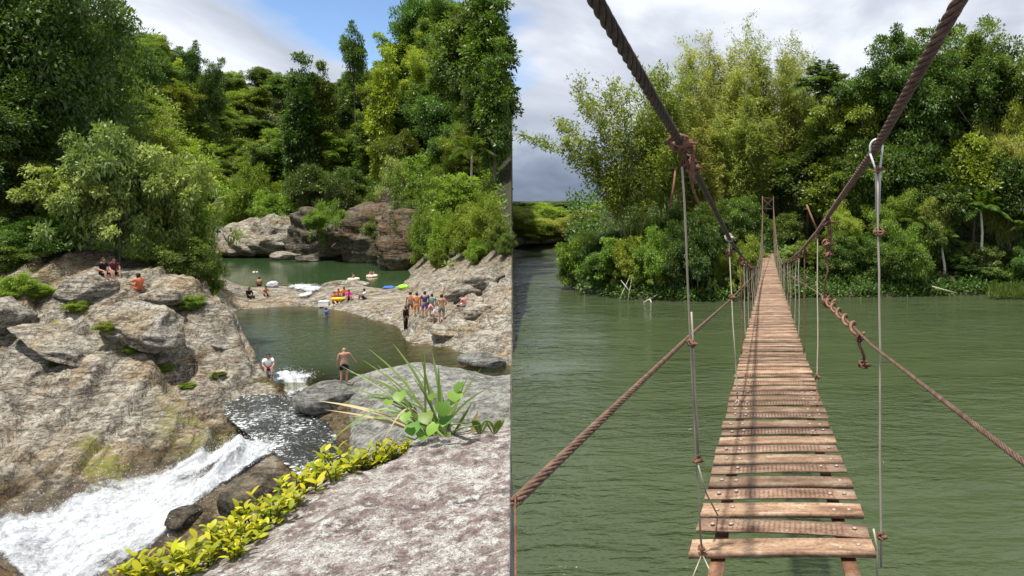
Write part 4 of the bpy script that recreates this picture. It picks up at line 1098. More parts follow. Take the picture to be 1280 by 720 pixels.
def bamboo_mesh(seed, specs, spray, nleaf, L, start=0.3, thick=0.055, wr=0.2, bushy=1.0):
    """specs: (height, outward bend, azimuth, base offset); returns culm meshes and one foliage mesh"""
    rs = np.random.RandomState(seed); culms = []; pp = []; aa = []; tt = []
    for H, out, az, off in specs:
        c = culm_curve(rs, H, out, az) + np.array([off[0], off[1], 0]) + rs.normal(0, .03, (14, 3)) * np.linspace(0, 1, 14)[:, None]
        mb = MB(); mb.tube(c, np.linspace(thick, thick * .12, 14), 5)
        for s in range(spray):
            u = start + (1 - start) * (s + rs.rand()) / spray; k = u * 13; i = min(int(k), 12); b = c[i] * (1 - (k - i)) + c[i + 1] * (k - i)
            a2 = rs.uniform(0, 6.28); ln = bushy * H * rs.uniform(.05, .11) * (1.15 - 0.75 * abs(u - .5) * 1.2)
            dirv = np.array([math.cos(a2), math.sin(a2), rs.uniform(.15, .8)]) + 0.6 * unit(c[i + 1] - c[i])
            e = b + dirv * ln; 
            mb.tube(np.stack([b, (b + e) / 2 + np.array([0, 0, .05 * ln]), e]), [.014, .01, .004], 4, False)
            w = rs.rand(nleaf) ** .7
            p = b + (e - b) * w[:, None] + rs.normal(0, .16 * ln + .05, (nleaf, 3))
            pp.append(p); aa.append(dirv * .5 + rs.normal(0, .7, (nleaf, 3)) + np.array([0, 0, -.55])); tt.append(np.clip(rs.normal(.5, .18, nleaf) + rs.normal(0, .15), 0, 1))
        culms.append(mb)
    p = np.concatenate(pp); a = np.concatenate(aa); t = np.concatenate(tt); n = len(p)
    Ls = L * rs.uniform(.6, 1.2, n)
    v, f, tn = leaves_at(p, a, rs.normal(size=(n, 3)) * .6 + np.array([0, -.2, .8]), Ls, Ls * wr * rs.uniform(.8, 1.2, n), rs, t)
    return culms, v, f, tn


def bamboo(px, d, specs, seed, mk, label, group='bamboo clumps on the lake shore', spray=34, nleaf=34, L=.42, gnd=g_right, **kw):
    e = empty('bamboo_clump', ((px - CX) / F * d, d, gnd(px, d) - .1), 0, label, 'bamboo', group)
    culms, v, f, t = bamboo_mesh(seed, specs, spray, nleaf, L, **kw)
    for mb in culms: link('culm', mb.mesh('culm', True, M['culm']), e)
    link('foliage', mesh_np('foliage', v, f, {'tint': t}, mats=[M[mk]]), e)
    return e


PI = math.pi
# front clump arching out over the lake to the left: heights above its base at about -8
bamboo(790, 68, [(14, 8.6, PI, (-.8, 0)), (17.5, 4.6, PI * 1.02, (-.3, .3)), (15, 6.4, PI * .96, (-.6, .2)), (17, 2.0, PI * .9, (0, 0)), (18, .8, .3, (.4, .2)), (15.5, 3.6, PI * 1.15, (-.4, -.5)), (16.5, 2.4, .6, (.7, 0)), (12, 3.2, -.4, (.8, -.4)), (12.5, 5.0, PI * 1.05, (-.5, -.3)), (16, 1.2, PI * 1.4, (0, -.5))],
       81, 'leaf_bamboo_green', 'green bamboo arching far out over the lake, leftmost clump', spray=44, nleaf=46, L=.40, start=.30, wr=.34, bushy=1.25)
bamboo(835, 72, [(rnd.uniform(11, 17.5), rnd.uniform(.6, 3.2), rnd.uniform(0, 6.28), (rnd.uniform(-1.2, 1.2), rnd.uniform(-1, 1))) for _ in range(11)], 82, 'leaf_bamboo_green', 'second bamboo clump from the left, green, behind the near steel rope', spray=40, nleaf=44, wr=.3, bushy=1.3)
tall = [(862, 80, 82, 24), (893, 84, 62, 26), (925, 82, 78, 24.5), (955, 86, 60, 27), (985, 82, 80, 24), (1000, 90, 66, 27), (905, 76, 150, 18), (945, 77, 140, 18.5), (875, 74, 165, 17)]
for k, (px, d, top, _) in enumerate(sorted(tall)):
    hz = -(top - CY) / F * d - g_right(px, d)
    bamboo(px, d, [(hz * rnd.choice([rnd.uniform(.6, .85), rnd.uniform(.85, 1.04)]), rnd.uniform(.3, 2.2), rnd.uniform(0, 6.28), (rnd.uniform(-1.6, 1.6), rnd.uniform(-1, 1))) for _ in range(10)] + [(hz * rnd.uniform(1.06, 1.16), rnd.uniform(.1, .8), rnd.uniform(0, 6.28), (rnd.uniform(-1.6, 1.6), 0))], 90 + k, 'leaf_bamboo',
           f'olive-yellow feathery bamboo clump, {ORD[k]} from left behind the bridge', spray=46, nleaf=48, L=.46, start=.15, wr=.22, bushy=1.15)

# ------------------------------------------------------------------ palms


def palm(px, d, top, nf, FL, label, gnd=g_right, seed=1, up=.6, parts='palm_tree'):
    rs = np.random.RandomState(seed); zb = gnd(px, d); zt = -(top - CY) / F * d - FL * .55; H = max(zt - zb, .4)
    e = empty(parts, ((px - CX) / F * d, d, zb - .1), 0, label, 'palm tree')
    mb = MB(); mb.tube(wob((0, 0, 0), (rs.uniform(-.3, .3), 0, H), 7, .04, rs), np.linspace(.16, .10, 7), 7); link('trunk', mb.mesh('trunk', True, M['pale_bark']), e)
    for k in range(nf):
        az = k * 2.4 + rs.uniform(-.2, .2); el = up * .4 + 1.05 * (1 - k / nf) + rs.uniform(-.1, .2); n = 10
        t = np.linspace(0, 1, n); r = FL * (t * math.cos(el) * .95); z = H + FL * (t * math.sin(el) - (.62 - .35 * (1 - k / nf)) * t ** 2.4)
        ax = np.stack([r * math.cos(az), r * math.sin(az), z], -1)
        u = np.repeat(np.linspace(.12, 1, 26), 2); sgn = np.tile([1, -1], 26)
        p = np.stack([np.interp(u, t, ax[:, i]) for i in range(3)], -1)
        tn = unit(np.gradient(ax, axis=0)); tu = np.stack([np.interp(u, t, tn[:, i]) for i in range(3)], -1)
        sd = unit(np.cross(tu, [0, 0, 1.0]))
        a = sd * sgn[:, None] * .8 + tu * .5 + np.array([0, 0, -.25]) + rs.normal(0, .08, p.shape)
        ln = FL * .3 * np.sin(np.clip(u, .08, .97) * PI) ** .6 + .05
        v, f, ti = leaves_at(p, a, np.tile([0, 0, 1.0], (len(p), 1)), ln, np.full(len(p), FL * .035), rs, np.clip(rs.normal(.5, .15, len(p)), 0, 1))
        m2 = MB(); m2.tube(ax, np.linspace(.03, .008, n), 4, False); v2 = np.vstack(m2.v); f2 = np.vstack(m2.f)
        link('frond', mesh_np('frond', np.vstack([v2, v]), np.vstack([f2, f + len(v2)]), {'tint': np.concatenate([np.full(len(v2), .6), ti])}, mats=[M['leaf_palm']]), e)


palm(1028, 77, 84, 22, 5.2, 'tall palm with upright fronds left of the giant trees', seed=3, up=.9)
palm(1135, 67.5, 262, 12, 2.6, 'low palm among the lakeside bushes below the steel rod', seed=4)
palm(1228, 68, 240, 14, 3.0, 'palm half hidden in the right-hand forest', seed=5)
palm(1292, 67.5, 268, 12, 2.8, 'low palm cut off by the right border', seed=6)
palm(1180, 67.8, 285, 10, 2.2, 'smallest palm near the waterline right of the rod', seed=7)
palm(588, 78, 168, 11, 3.0, 'pale palm on the right hillside of the gorge', gnd=gl, seed=8, up=.3)

# dead wood on the shores


def dead(name, pts, r, label, cat='dead branch'):
    mb = MB()
    for P in pts: mb.tube(np.array([at(*p) for p in P]), np.linspace(r, r * .3, len(P)), 5)
    o = link(name, mb.mesh(name, True, M['pale_bark'])); tag(o, label, cat)


dead('dead_branch', [[(772, 380, 62.2), (780, 362, 62.4), (786, 348, 62.8)]], .06, 'bare grey pole leaning at the lake edge, left one of the crossed pair')
dead('dead_branch', [[(784, 380, 62), (788, 358, 62.3), (790, 345, 62.8)], [(787, 364, 62.2), (776, 350, 62.5)]], .06, 'forked grey pole at the lake edge, right one of the crossed pair')
dead('dead_branch', [[(796, 382, 60.9), (812, 374, 61.5), (832, 362, 62.5)], [(812, 374, 61.5), (818, 384, 60.8), (832, 389, 60.2)]], .06, 'pale branch fallen into the lake beneath the bushes')
dead('dead_branch', [[(1165, 358, 64), (1180, 362, 63.5), (1196, 366, 63)]], .06, 'pale branch sticking out over the water on the right')
dead('dead_branch', [[(262, 262, 60), (272, 248, 60), (286, 244, 60)], [(266, 255, 60), (280, 252, 60)], [(272, 248, 60), (270, 236, 60)]], .05, 'bare white branches over the river at the end of the left bush')
# grass tongue at the right border
rs = np.random.RandomState(77); n = 2600
gq = rs.uniform(1236, 1330, n); gd = 62.6 + rs.uniform(0, 2.6, n) - (gq - 1236) * .004
gp = np.stack([(gq - CX) / F * gd, gd, np.interp(gd, [62, 65.5], [-9.0, -8.2])], -1)
v, f, t = leaves_at(gp, rs.normal(0, .35, (n, 3)) + np.array([0, 0, 1.0]), rs.normal(size=(n, 3)), rs.uniform(.35, .8, n), np.full(n, .09), rs, np.clip(rs.normal(.5, .2, n), 0, 1))
o = link('bank_grass', mesh_np('bank_grass', v, f, {'tint': t}, mats=[M['grass']])); tag(o, 'tuft of sunlit grass on the lake edge at the right border', 'grass', kind='stuff')

# ------------------------------------------------------------------ footbridge
bridge = empty('suspension_footbridge', (0, 4, -2), label='rusty plank suspension footbridge crossing the green lake', cat='footbridge')
BO = Vector(bridge.location)


def blink(name, me, mat=None, parent=None, loc=(0, 0, 0)):
    """link a bridge part whose mesh is in world coordinates (offset to the bridge base)"""
    o = link(name, me, parent or bridge, mat)
    o.location = Vector(loc) - (BO if parent is None else Vector((0, 0, 0)))
    return o


DK_D = np.array([2.0, 3.9, 6.08, 7.56, 12.7, 16.4, 22.5, 30, 41, 52, 69, 76]); DK_Z = np.array([-1.82, -1.95, -2.13, -2.23, -2.60, -2.86, -3.28, -3.80, -4.50, -5.05, -5.55, -5.6])
DK_X = np.interp(DK_D, [3.9, 7.5, 12.7, 22, 40, 69], [.085, .078, .075, .09, .10, .05])
from_d = lambda d: (float(np.interp(d, DK_D, DK_X)), float(np.interp(d, DK_D, DK_Z)))


def plank_plate(seed):
    """flat tread plate with a raised diamond pattern"""
    mb = MB(); rs = np.random.RandomState(seed); w, l, t = .508, .092, .012
    xs = np.linspace(-w, w, 9); bend = .006 * np.sin(xs * 5 + seed)
    for i in range(8):
        z0, z1 = bend[i], bend[i + 1]; a, b = xs[i], xs[i + 1]
        v = [(a, -l, z0 - t), (a, l, z0 - t), (b, l, z1 - t), (b, -l, z1 - t), (a, -l, z0), (a, l, z0), (b, l, z1), (b, -l, z1)]
        mb.add(v, [[0, 1, 2, 3], [4, 7, 6, 5], [0, 3, 7, 4], [1, 5, 6, 2]] + ([[0, 4, 5, 1]] if i == 0 else []) + ([[3, 2, 6, 7]] if i == 7 else []))
    return mb


def diamonds(mb):
    for i, x in enumerate(np.arange(-.36, .37, .031)):
        for j, y in enumerate(np.arange(-.08, .085, .027)):
            s = 1 if (i + j) % 2 else -1; c, k = math.cos(.8 * s), math.sin(.8 * s)
            v = np.array([(-.013, 0, 0), (0, -.004, .0035), (.013, 0, 0), (0, .004, .0035)]); v = v @ np.array([[c, k, 0], [-k, c, 0], [0, 0, 1]]) + np.array([x, y, .0005 + .006 * math.sin(x * 5 + 1)])
            mb.add(v, [[0, 1, 2, 3]])


def plank_channel(seed):
    """folded channel: flat tread with raised lips front and back"""
    mb = MB(); w = .512
    prof = [(y * .80, z * .8) for y, z in [(-.115, -.03), (-.118, .006), (-.108, .013), (-.098, .004), (-.05, .006), (.05, .004), (.098, .004), (.106, .016), (.116, .008), (.113, -.03), (.105, -.03), (.10, -.006), (-.10, -.006), (-.107, -.03)]]
    n = len(prof); xs = np.linspace(-w, w, 6); v = []
    for x in xs:
        b = .005 * math.sin(x * 4 + seed); v += [(x, y, z + b) for y, z in prof]
    f = []
    for i in range(5):
        for k in range(n): f.append([i * n + k, i * n + (k + 1) % n, (i + 1) * n + (k + 1) % n, (i + 1) * n + k])
    e = 5 * n
    f += [[0, 13, 12, 11], [0, 11, 10, 9]] + [[e + 0, e + 9, e + 10, e + 11], [e + 0, e + 11, e + 12, e + 13]] + [[0, 9, 8, 1], [e, e + 1, e + 8, e + 9], [1, 8, 7, 2], [e + 1, e + 2, e + 7, e + 8]]
    mb.add(v, f); return mb


pl_near = plank_plate(1); diamonds(pl_near); PL_NEAR = pl_near.mesh('plank_plate', False, M['plate'])
PL_FAR = plank_plate(1).mesh('plank_plate', False, M['plate']); PL_CH = plank_channel(1).mesh('plank_channel', False, M['channel'])
mb = MB(); mb.tube([(0, 0, 0), (0, 0, .006), (0, 0, .010)], [.016, .015, .008], 8); BOLT = mb.mesh('bolt', True, M['bolt'])
d = 4.02; k = 0; prng = random.Random(3)
while d < 70:
    x, z = from_d(d); slope = (from_d(d + .2)[1] - z) / .2
    chan = k % 2 == 0
    me = PL_CH if chan else (PL_NEAR if d < 12 else PL_FAR)
    o = blink('plank', me, None, None, (x + prng.uniform(-.012, .012), d, z + prng.uniform(-.004, .004) + (0 if chan else .012)))
    o.rotation_euler = (math.atan(slope) + prng.uniform(-.02, .02), prng.uniform(-.012, .012) + (.02 if k == 1 else 0), prng.uniform(-.014, .014) + (-.045 if k == 1 else 0))
    if d < 9:
        for bx in (-.42, -.31, .33, .43):
            if prng.random() < .12: continue
            b = link('bolt', BOLT, o); b.location = (bx + prng.uniform(-.01, .01), prng.uniform(-.03, .03), .004)
    d += (.278 if chan else .292) * prng.uniform(.96, 1.05) * (1 if d < 20 else .98); k += 1
# two flat bars under the planks
for sx in (-.36, .36):
    mb = MB(); dd = np.linspace(2.6, 70, 120); P = []
    for a in dd: x, z = from_d(a); P.append((x + sx, a, z - .05))
    P = np.array(P)
    v = np.concatenate([P + np.array([ox, 0, oz]) for ox, oz in ((-.04, -.008), (.04, -.008), (.04, .008), (-.04, .008))]).reshape(4, -1, 3).transpose(1, 0, 2).reshape(-1, 3)
    f = [[i * 4 + a, i * 4 + (a + 1) % 4, i * 4 + 4 + (a + 1) % 4, i * 4 + 4 + a] for i in range(119) for a in range(4)]
    mb.add(v, f); blink('stringer', mb.mesh('stringer', False, M['stringer']))


def rope_mesh(P, R, strands, pitch, name, mat, far=None):
    """laid steel rope: helical strands along the curve"""
    P = np.asarray(P, float); s = np.concatenate([[0], np.cumsum(np.linalg.norm(np.diff(P, axis=0), axis=1))])
    step = pitch / 20; S = np.arange(0, s[-1], step)
    C = np.stack([np.interp(S, s, P[:, i]) for i in range(3)], -1)
    for _ in range(40): C[1:-1] = (C[:-2] + 2 * C[1:-1] + C[2:]) / 4
    t = unit(np.gradient(C, axis=0)); a = unit(np.cross(t, [1.0, 0, 0.15])); b = np.cross(t, a)
    mb = MB(); rs_ = R * .36
    for k in range(strands):
        ph = 2 * PI * k / strands + 2 * PI * S / pitch
        H = C + (np.cos(ph)[:, None] * a + np.sin(ph)[:, None] * b) * (R - rs_)
        mb.tube(H, rs_, 5, True)
    return mb.mesh(name, True, mat), C


def curve_pts(K, n=500):
    K = np.array(K, float); d = np.exp(np.linspace(math.log(K[0, 0]), math.log(K[-1, 0]), n))
    return np.stack([np.interp(d, K[:, 0], K[:, 1]), d, np.interp(d, K[:, 0], K[:, 2])], -1)


# (distance, x, z)
MAIN_L = [(0.9, -.45, .72), (1.88, -.45, .51), (3.68, -.45, .27), (6, -.45, -.10), (8.6, -.45, -.53), (13, -.45, -1.12), (20, -.44, -1.98), (28, -.42, -2.75), (38, -.42, -3.15), (48, -.44, -2.9), (60, -.47, -1.6), (70, -.5, -.35)]
MAIN_R = [(0.9, .585, .86), (2.19, .585, .60), (3.9, .585, .26), (7.02, .585, -.195), (8.5, .585, -.42), (13, .585, -1.0), (21, .58, -1.90), (28, .56, -2.65), (38, .56, -3.1), (48, .55, -2.85), (60, .52, -1.6), (70, .5, -.35)]
HAND_L = [(1.30, -.456, -.552), (3.97, -.45, -.79), (8.4, -.45, -1.22), (20, -.44, -2.25), (28, -.42, -2.95), (40, -.42, -3.6), (55, -.45, -4.0), (70, -.48, -4.3)]
HAND_R = [(0.7, .585, -.50), (1.65, .585, -.61), (4.05, .585, -.84), (8.1, .585, -1.10), (20, .58, -2.2), (28, .56, -2.9), (40, .56, -3.6), (55, .54, -4.0), (70, .5, -4.3)]
CURVES = {}
for nm, K, R, ns, pitch, mat in (('main_cable', MAIN_L, .0235, 6, .46, 'cable_dark'), ('main_cable', MAIN_R, .0245, 6, .46, 'cable'), ('hand_cable', HAND_L, .0115, 6, .23, 'cable'), ('hand_cable', HAND_R, .0085, 6, .17, 'cable')):
    C = curve_pts(K); near = C[C[:, 1] < 16]; far = C[C[:, 1] >= 15.6]
    me, cc = rope_mesh(near, R, ns, pitch, nm, M[mat])
    mb = MB(); mb.tube(far, R * .95, 6)
    n0 = len(me.vertices)
    o = blink(nm, me); o2 = link('cable_run', mb.mesh('cable_run', True, M[mat]), o); CURVES[nm, K is MAIN_L or K is HAND_L] = C


def on(nm, left, d):
    C = CURVES[nm, left]; return np.array([np.interp(d, C[:, 1], C[:, i]) for i in range(3)])


def knot(c, r, seed, parent, mat='rust_wire', n=4, name='clamp'):
    """a tangle of wire turns with a bolted clip"""
    rs = np.random.RandomState(seed); mb = MB()
    for k in range(n):
        th = np.linspace(0, 2 * PI * 1.1, 14); ax = unit(rs.normal(size=3)); u = unit(np.cross(ax, [.3, 1, .2])); w = np.cross(ax, u)
        rr = r * rs.uniform(.6, 1.1); mb.tube(c + (np.cos(th)[:, None] * u + np.sin(th)[:, None] * w) * rr + rs.normal(0, r * .08, (14, 3)), r * .2, 5)
    mb.box(c + np.array([r * .7, -r * .5, 0]), (r * .55, r * .3, r * .35), np.array(Matrix.Rotation(rs.uniform(-.6, .6), 3, 'Z')))
    mb.tube([c + np.array([0, -r * .5, r * .1]), c + np.array([r * 1.7, -r * .6, -r * .1])], r * .16, 6)
    o = link(name, mb.mesh(name, True, M[mat]), parent); return o


def suspender(top, bot, r, mat, mids=(), loop=True, seed=1, clamp_r=.035, double=None, wob_=.004):
    rs = np.random.RandomState(seed); top, bot = np.asarray(top, float), np.asarray(bot, float)
    P = wob(top, bot, 12, wob_, rs); mb = MB(); mb.tube(P, r, 6)
    if double: mb.tube(P[double[0]:double[1]] + np.array([r * 2.1, 0, 0]), r * .9, 6)
    o = link('suspender', mb.mesh('suspender', True, M[mat]), bridge); o.location = -BO
    for i, m in enumerate(mids):
        c = P[0] * (1 - m) + P[-1] * m; knot(c, clamp_r, seed * 10 + i, o)
    return o


# nearest left
tp = on('main_cable', True, 3.68); x0, z0 = from_d(3.95)
s1 = suspender(tp + np.array([.01, .0, -.12]), (-.36, 3.93, z0 + .0), .0062, 'rod', (.44, .745), seed=2, double=(4, 9), clamp_r=.024)
knot(tp + np.array([0, -.01, .0]), .055, 31, s1, n=6)
knot(tp + np.array([.03, .1, -.09]), .038, 32, s1, n=5)
knot(on('main_cable', True, 4.3), .035, 33, s1, n=4)
mb = MB(); mb.tube([tp + np.array([-.02, 0, -.12]), tp + np.array([-.035, 0, -.24]), tp + np.array([-.05, 0, -.33])], .006, 5); mb.tube(wob(tp + np.array([.07, .0, .0]), tp + np.array([.06, .05, -.2]), 6, .006, np.random.RandomState(4)), .011, 6)
mb.tube(wob(on('main_cable', True, 4.0) + np.array([0, 0, -.03]), on('main_cable', True, 4.7) + np.array([0, 0, -.16]), 6, .01, np.random.RandomState(5)), .008, 5)
link('wire_end', mb.mesh('wire_end', True, M['rust_wire']), s1)
mb = MB(); kb = np.array([-.385, 3.98, -1.49]); mb.tube([kb, kb + np.array([.04, .06, -.18]), np.array([-.31, 4.45, z0 - .02])], .005, 5)
mb.tube([np.array([-.36, 3.93, z0 + .0]), np.array([-.40, 3.86, z0 - .08]), np.array([-.44, 3.84, z0 - .16])], .004, 5); mb.tube([np.array([-.36, 3.93, z0 + .0]), np.array([-.31, 3.85, z0 - .05]), np.array([-.25, 3.8, z0 - .16])], .004, 5)
link('tie_wire', mb.mesh('tie_wire', True, M['rod']), s1)
knot(np.array([-.365, 3.93, z0 + .03]), .018, 35, s1, n=3)
# nearest right: pale rod hooked over the cable
tp = on('main_cable', False, 3.9); x0, z0 = from_d(3.75)
s2 = suspender(tp + np.array([.012, 0, -.10]), (x0 + .50, 3.72, z0 + .02), .0065, 'rod', (.17, .925), seed=3, clamp_r=.024)
mb = MB(); th = np.linspace(-.3, PI + .3, 14)
mb.tube(np.concatenate([[tp + np.array([-.034, -.01, -.03])], tp + np.stack([np.cos(PI - th) * .034, np.full(14, -.012), np.sin(th) * .045 + .0], -1), [tp + np.array([.022, -.01, -.10]), tp + np.array([.016, 0, -.36])]]), .0065, 6)
mb.tube([tp + np.array([-.034, -.01, -.03]), tp + np.array([.0, 0, -.12]), tp + np.array([.002, 0, -.36])], .0065, 6)
link('hook', mb.mesh('hook', True, M['white_rod']), s2); knot(tp + np.array([.01, 0, -.115]), .024, 41, s2, n=4)
mb = MB(); mb.tube([(x0 + .46, 3.72, z0 + .22), (x0 + .48, 3.72, z0 + .12), (x0 + .475, 3.70, z0 - .3)], .006, 5); link('tie_wire', mb.mesh('tie_wire', True, M['rod']), s2)
# second pair
tp = on('main_cable', True, 8.3); x0, z0 = from_d(7.7)
s3 = suspender(tp + np.array([0, 0, -.02]), (-.325, 7.65, z0 + .08), .0075, 'rod', (.10, .38), seed=5, clamp_r=.03); knot(tp, .045, 51, s3, n=5, mat='rod'); knot(tp + np.array([.0, 0, -.16]), .04, 52, s3, n=4)
mb = MB(); q = np.array([-.325, 7.65, z0 + .08]); mb.tube([q, q + np.array([-.05, 0, -.09])], .006, 5); mb.tube([q, q + np.array([.05, 0, -.09])], .006, 5); link('tie_wire', mb.mesh('tie_wire', True, M['rod']), s3)
tp = on('main_cable', False, 8.5); x0, z0 = from_d(7.9)
s4 = suspender(tp, (x0 + .46, 7.9, z0 + .12), .0075, 'rod', (.03, .92), seed=6, clamp_r=.03); mb = MB(); q = np.array([x0 + .46, 7.9, z0 + .12]); mb.tube([q, q + np.array([0, -.1, -.12]), q + np.array([-.02, -.2, -.14])], .009, 5); link('tie_wire', mb.mesh('tie_wire', True, M['rust_wire']), s4); mb = MB(); mb.tube([tp, tp + np.array([-.05, 0, .12]), tp + np.array([-.13, 0, .32])], .012, 5); link('wire_end', mb.mesh('wire_end', True, M['rust_wire']), s4)
tp = on('main_cable', False, 7.1); hp = on('hand_cable', False, 7.1)
s5 = suspender(tp, hp + np.array([0, 0, -.05]), .011, 'rust_wire', (.05, .3, .42, .97), seed=7, clamp_r=.045, double=(0, 5), wob_=.02)
# wire wound round the right hand cable, and the hanging clip
S = np.linspace(0, 1, 120); base = np.array([on('hand_cable', False, a) for a in 7.6 - 3.0 * S]); mb = MB(); ph = S * 2 * PI * 6
mb.tube(base + np.stack([np.cos(ph) * .028, ph * 0, np.sin(ph) * .028], -1), .012, 5)
for a, b in ((7.2, .06), (6.7, .05)): mb.tube(wob(on('hand_cable', False, a), on('hand_cable', False, a) + np.array([.05, 0, b]), 4, .01, np.random.RandomState(3)), .012, 5)
o = link('wire_wrap', mb.mesh('wire_wrap', True, M['rust_wire']), bridge); o.location = -BO
hp = on('hand_cable', False, 4.6); mb = MB(); mb.tube([hp + np.array([-.01, 0, -.02]), hp + np.array([.0, 0, -.08]), hp + np.array([.03, 0, -.15]), hp + np.array([.025, 0, -.2])], .011, 6)
o = link('hanging_clip', mb.mesh('hanging_clip', True, M['rust_wire']), bridge); o.location = -BO
knot(hp + np.array([.0, 0, -.03]), .026, 61, o); knot(hp + np.array([.025, 0, -.2]), .03, 62, o, n=5)
# the rest, closer and closer in the picture
for k, dd in enumerate(np.concatenate([np.arange(11.5, 40, 1.9), np.arange(40, 68, 2.6)])):
    for left in (True, False):
        tp = on('main_cable', left, dd); x0, z0 = from_d(dd)
        suspender(tp, (x0 + (-.49 if left else .49), dd - .1, z0 - .02), .011, 'rod' if k % 3 else 'rust_wire', (.05,) if dd < 20 else (), seed=100 + k * 2 + left, clamp_r=.04, wob_=.008)
        if dd < 17:
            hp = on('hand_cable', left, dd); knot(hp, .03, 300 + k * 2 + left, bridge.children[-1], n=3)
# far tower
zt = from_d(70)[1]
for sx in (-.55, .55):
    mb = MB(); mb.tube([(sx, 70, -7.5), (sx, 70, -4), (sx * .97, 70, .0)], .045, 8); o = link('tower_post', mb.mesh('tower_post', True, M['cable']), bridge); o.location = -BO
mb = MB()
for a, b in (((-.55, -.2), (.55, -.2)), ((-.55, -1.25), (.55, -1.25)), ((-.55, -.2), (.55, -1.25)), ((.55, -.2), (-.55, -1.25))): mb.tube([(a[0], 70, a[1]), (b[0], 70, b[1])], .03, 5)
o = link('tower_brace', mb.mesh('tower_brace', True, M['cable']), bridge); o.location = -BO
mb = MB(); mb.box((0, 71.5, -5.75), (1.1, 1.6, .15)); o = link('landing', mb.mesh('landing', False, M['stringer']), bridge); o.location = -BO

# the left hand cable is made fast to a rod set in the foreground rock
hp = on('hand_cable', True, 1.30); mb = MB(); mb.tube([hp + np.array([0, 0, .012]), hp + np.array([0, .004, -.6]), hp + np.array([0, .01, -1.4])], .002, 6)
o = link('anchor_rod', mb.mesh('anchor_rod', True, M['rust_wire']), bridge); o.location = -BO

# ------------------------------------------------------------------ plants on the foreground rock


def leaf_shape(L, W, n=6, curl=.15, heart=False, fold=.18):
    """a blade with a midrib: rows of left, middle, right"""
    v, f, t = [], [], []
    for i in range(n + 1):
        u = i / n; w = W * .5 * (math.sin(PI * min(1, u * .94 + .03)) ** .75 if not heart else (1.05 * math.sin(PI * (.18 + .8 * u)) ** .8)) if i < n else .0005
        z = curl * L * (u - u * u * 1.6); y = u * L - (0.12 * L if heart and i == 0 else 0)
        v += [(-w, y, z + fold * w), (0, u * L, z), (w, y, z + fold * w)]
    for i in range(n):
        a = i * 3; f += [[a, a + 1, a + 4, a + 3], [a + 1, a + 2, a + 5, a + 4]]
    return np.array(v), np.array(f)


def leaf_mesh(name, L, W, mat, tint, **kw):
    v, f = leaf_shape(L, W, **kw)
    return mesh_np(name, v, f, {'tint': np.full(len(v), tint)}, True, [M[mat]])


SUC = [leaf_mesh('leaf', .062, .030, 'succulent', t, curl=c) for t, c in ((.15, .2), (.4, .1), (.6, .25), (.8, .05), (1., .15))]
spots = [(162, 714), (186, 716), (208, 704), (232, 706), (240, 692), (262, 694), (270, 678), (292, 690), (300, 668), (318, 664), (322, 648), (340, 640), (352, 626), (366, 618), (374, 606), (392, 600), (404, 592), (420, 586), (434, 580), (448, 576), (462, 571), (476, 568), (490, 562), (503, 556)]
names = ['first', 'second', 'third', 'fourth', 'fifth', 'sixth', 'seventh', 'eighth', 'ninth', 'tenth', 'eleventh', 'twelfth', 'thirteenth', 'fourteenth', 'fifteenth', 'sixteenth', 'seventeenth', 'eighteenth', 'nineteenth', 'twentieth', 'fourth from last', 'third from last', 'second from last', 'last']
prs = random.Random(21)
for k, (px, py) in enumerate(spots):
    h = hit(px, py + 12); g = empty('leafy_succulent', h, 0, f'yellow-green leafy plant on the rock edge, {names[k]} from the bottom left', 'plant', 'yellow plants along the rock edge')
    g.scale = (prs.uniform(.75, 1.25),) * 3; mb = MB(); tips = []
    for s_ in range(prs.choice([5, 7, 8, 9])):
        az = prs.uniform(0, 6.28); ln = prs.uniform(.04, .14); tip = np.array([math.cos(az) * .15 * prs.random() - .02, math.sin(az) * .15 * prs.random(), ln]); tips.append(tip)
        mb.tube([np.array([tip[0] * .3, tip[1] * .3, -.04]), tip * np.array([.7, .7, .55]), tip], [.005, .004, .002], 5)
    st = link('stem', mb.mesh('stem', True, M['leaf_bright']), g); st['kind'] = 'stuff'
    for tip in tips:
        a0 = prs.uniform(0, 6.28)
        for j in range(6):
            u = 1 - j * .14; p = np.array([tip[0] * (.4 + .6 * u), tip[1] * (.4 + .6 * u), tip[2] * u]); az = a0 + j * 2.3; el = prs.uniform(.5, 1.1) - j * .12
            o = link('leaf', SUC[prs.randrange(5)], g); o.location = p; o.rotation_euler = (el, prs.uniform(-.3, .3), az); sc = prs.uniform(.75, 1.2); o.scale = (sc, sc, sc)

# spiky plant
pb = hit(556, 542); spk = empty('spiky_plant', pb, 0, 'large spiky plant with long arching green blades on the foreground rock', 'plant')


def blade(tip, w, mat, tint, arch, base=(0, 0, 0), parent=None, name='blade'):
    tip = np.asarray(tip, float); b = np.asarray(base, float); n = 12; t = np.linspace(0, 1, n)[:, None]
    P = b * (1 - t) + tip * t + np.array([0, 0, 1.0]) * (arch * np.sin(PI * t ** .8))
    tn = unit(np.gradient(P, axis=0)); sd = unit(np.cross(tn, np.array([.15, -.5, 1.0]))); up = np.cross(sd, tn)
    wd = w * np.clip(np.minimum(1, (1 - t) * 2.2) ** .8, .02, 1) * (.75 + .25 * np.minimum(1, t * 5))
    v = np.stack([P - sd * wd + up * wd * .35, P, P + sd * wd + up * wd * .35], 1).reshape(-1, 3)
    f = [[i * 3 + a, i * 3 + a + 1, i * 3 + a + 4, i * 3 + a + 3] for i in range(n - 1) for a in (0, 1)]
    return link(name, mesh_np(name, v, np.array(f), {'tint': np.full(len(v), tint)}, True, [M[mat]]), parent)


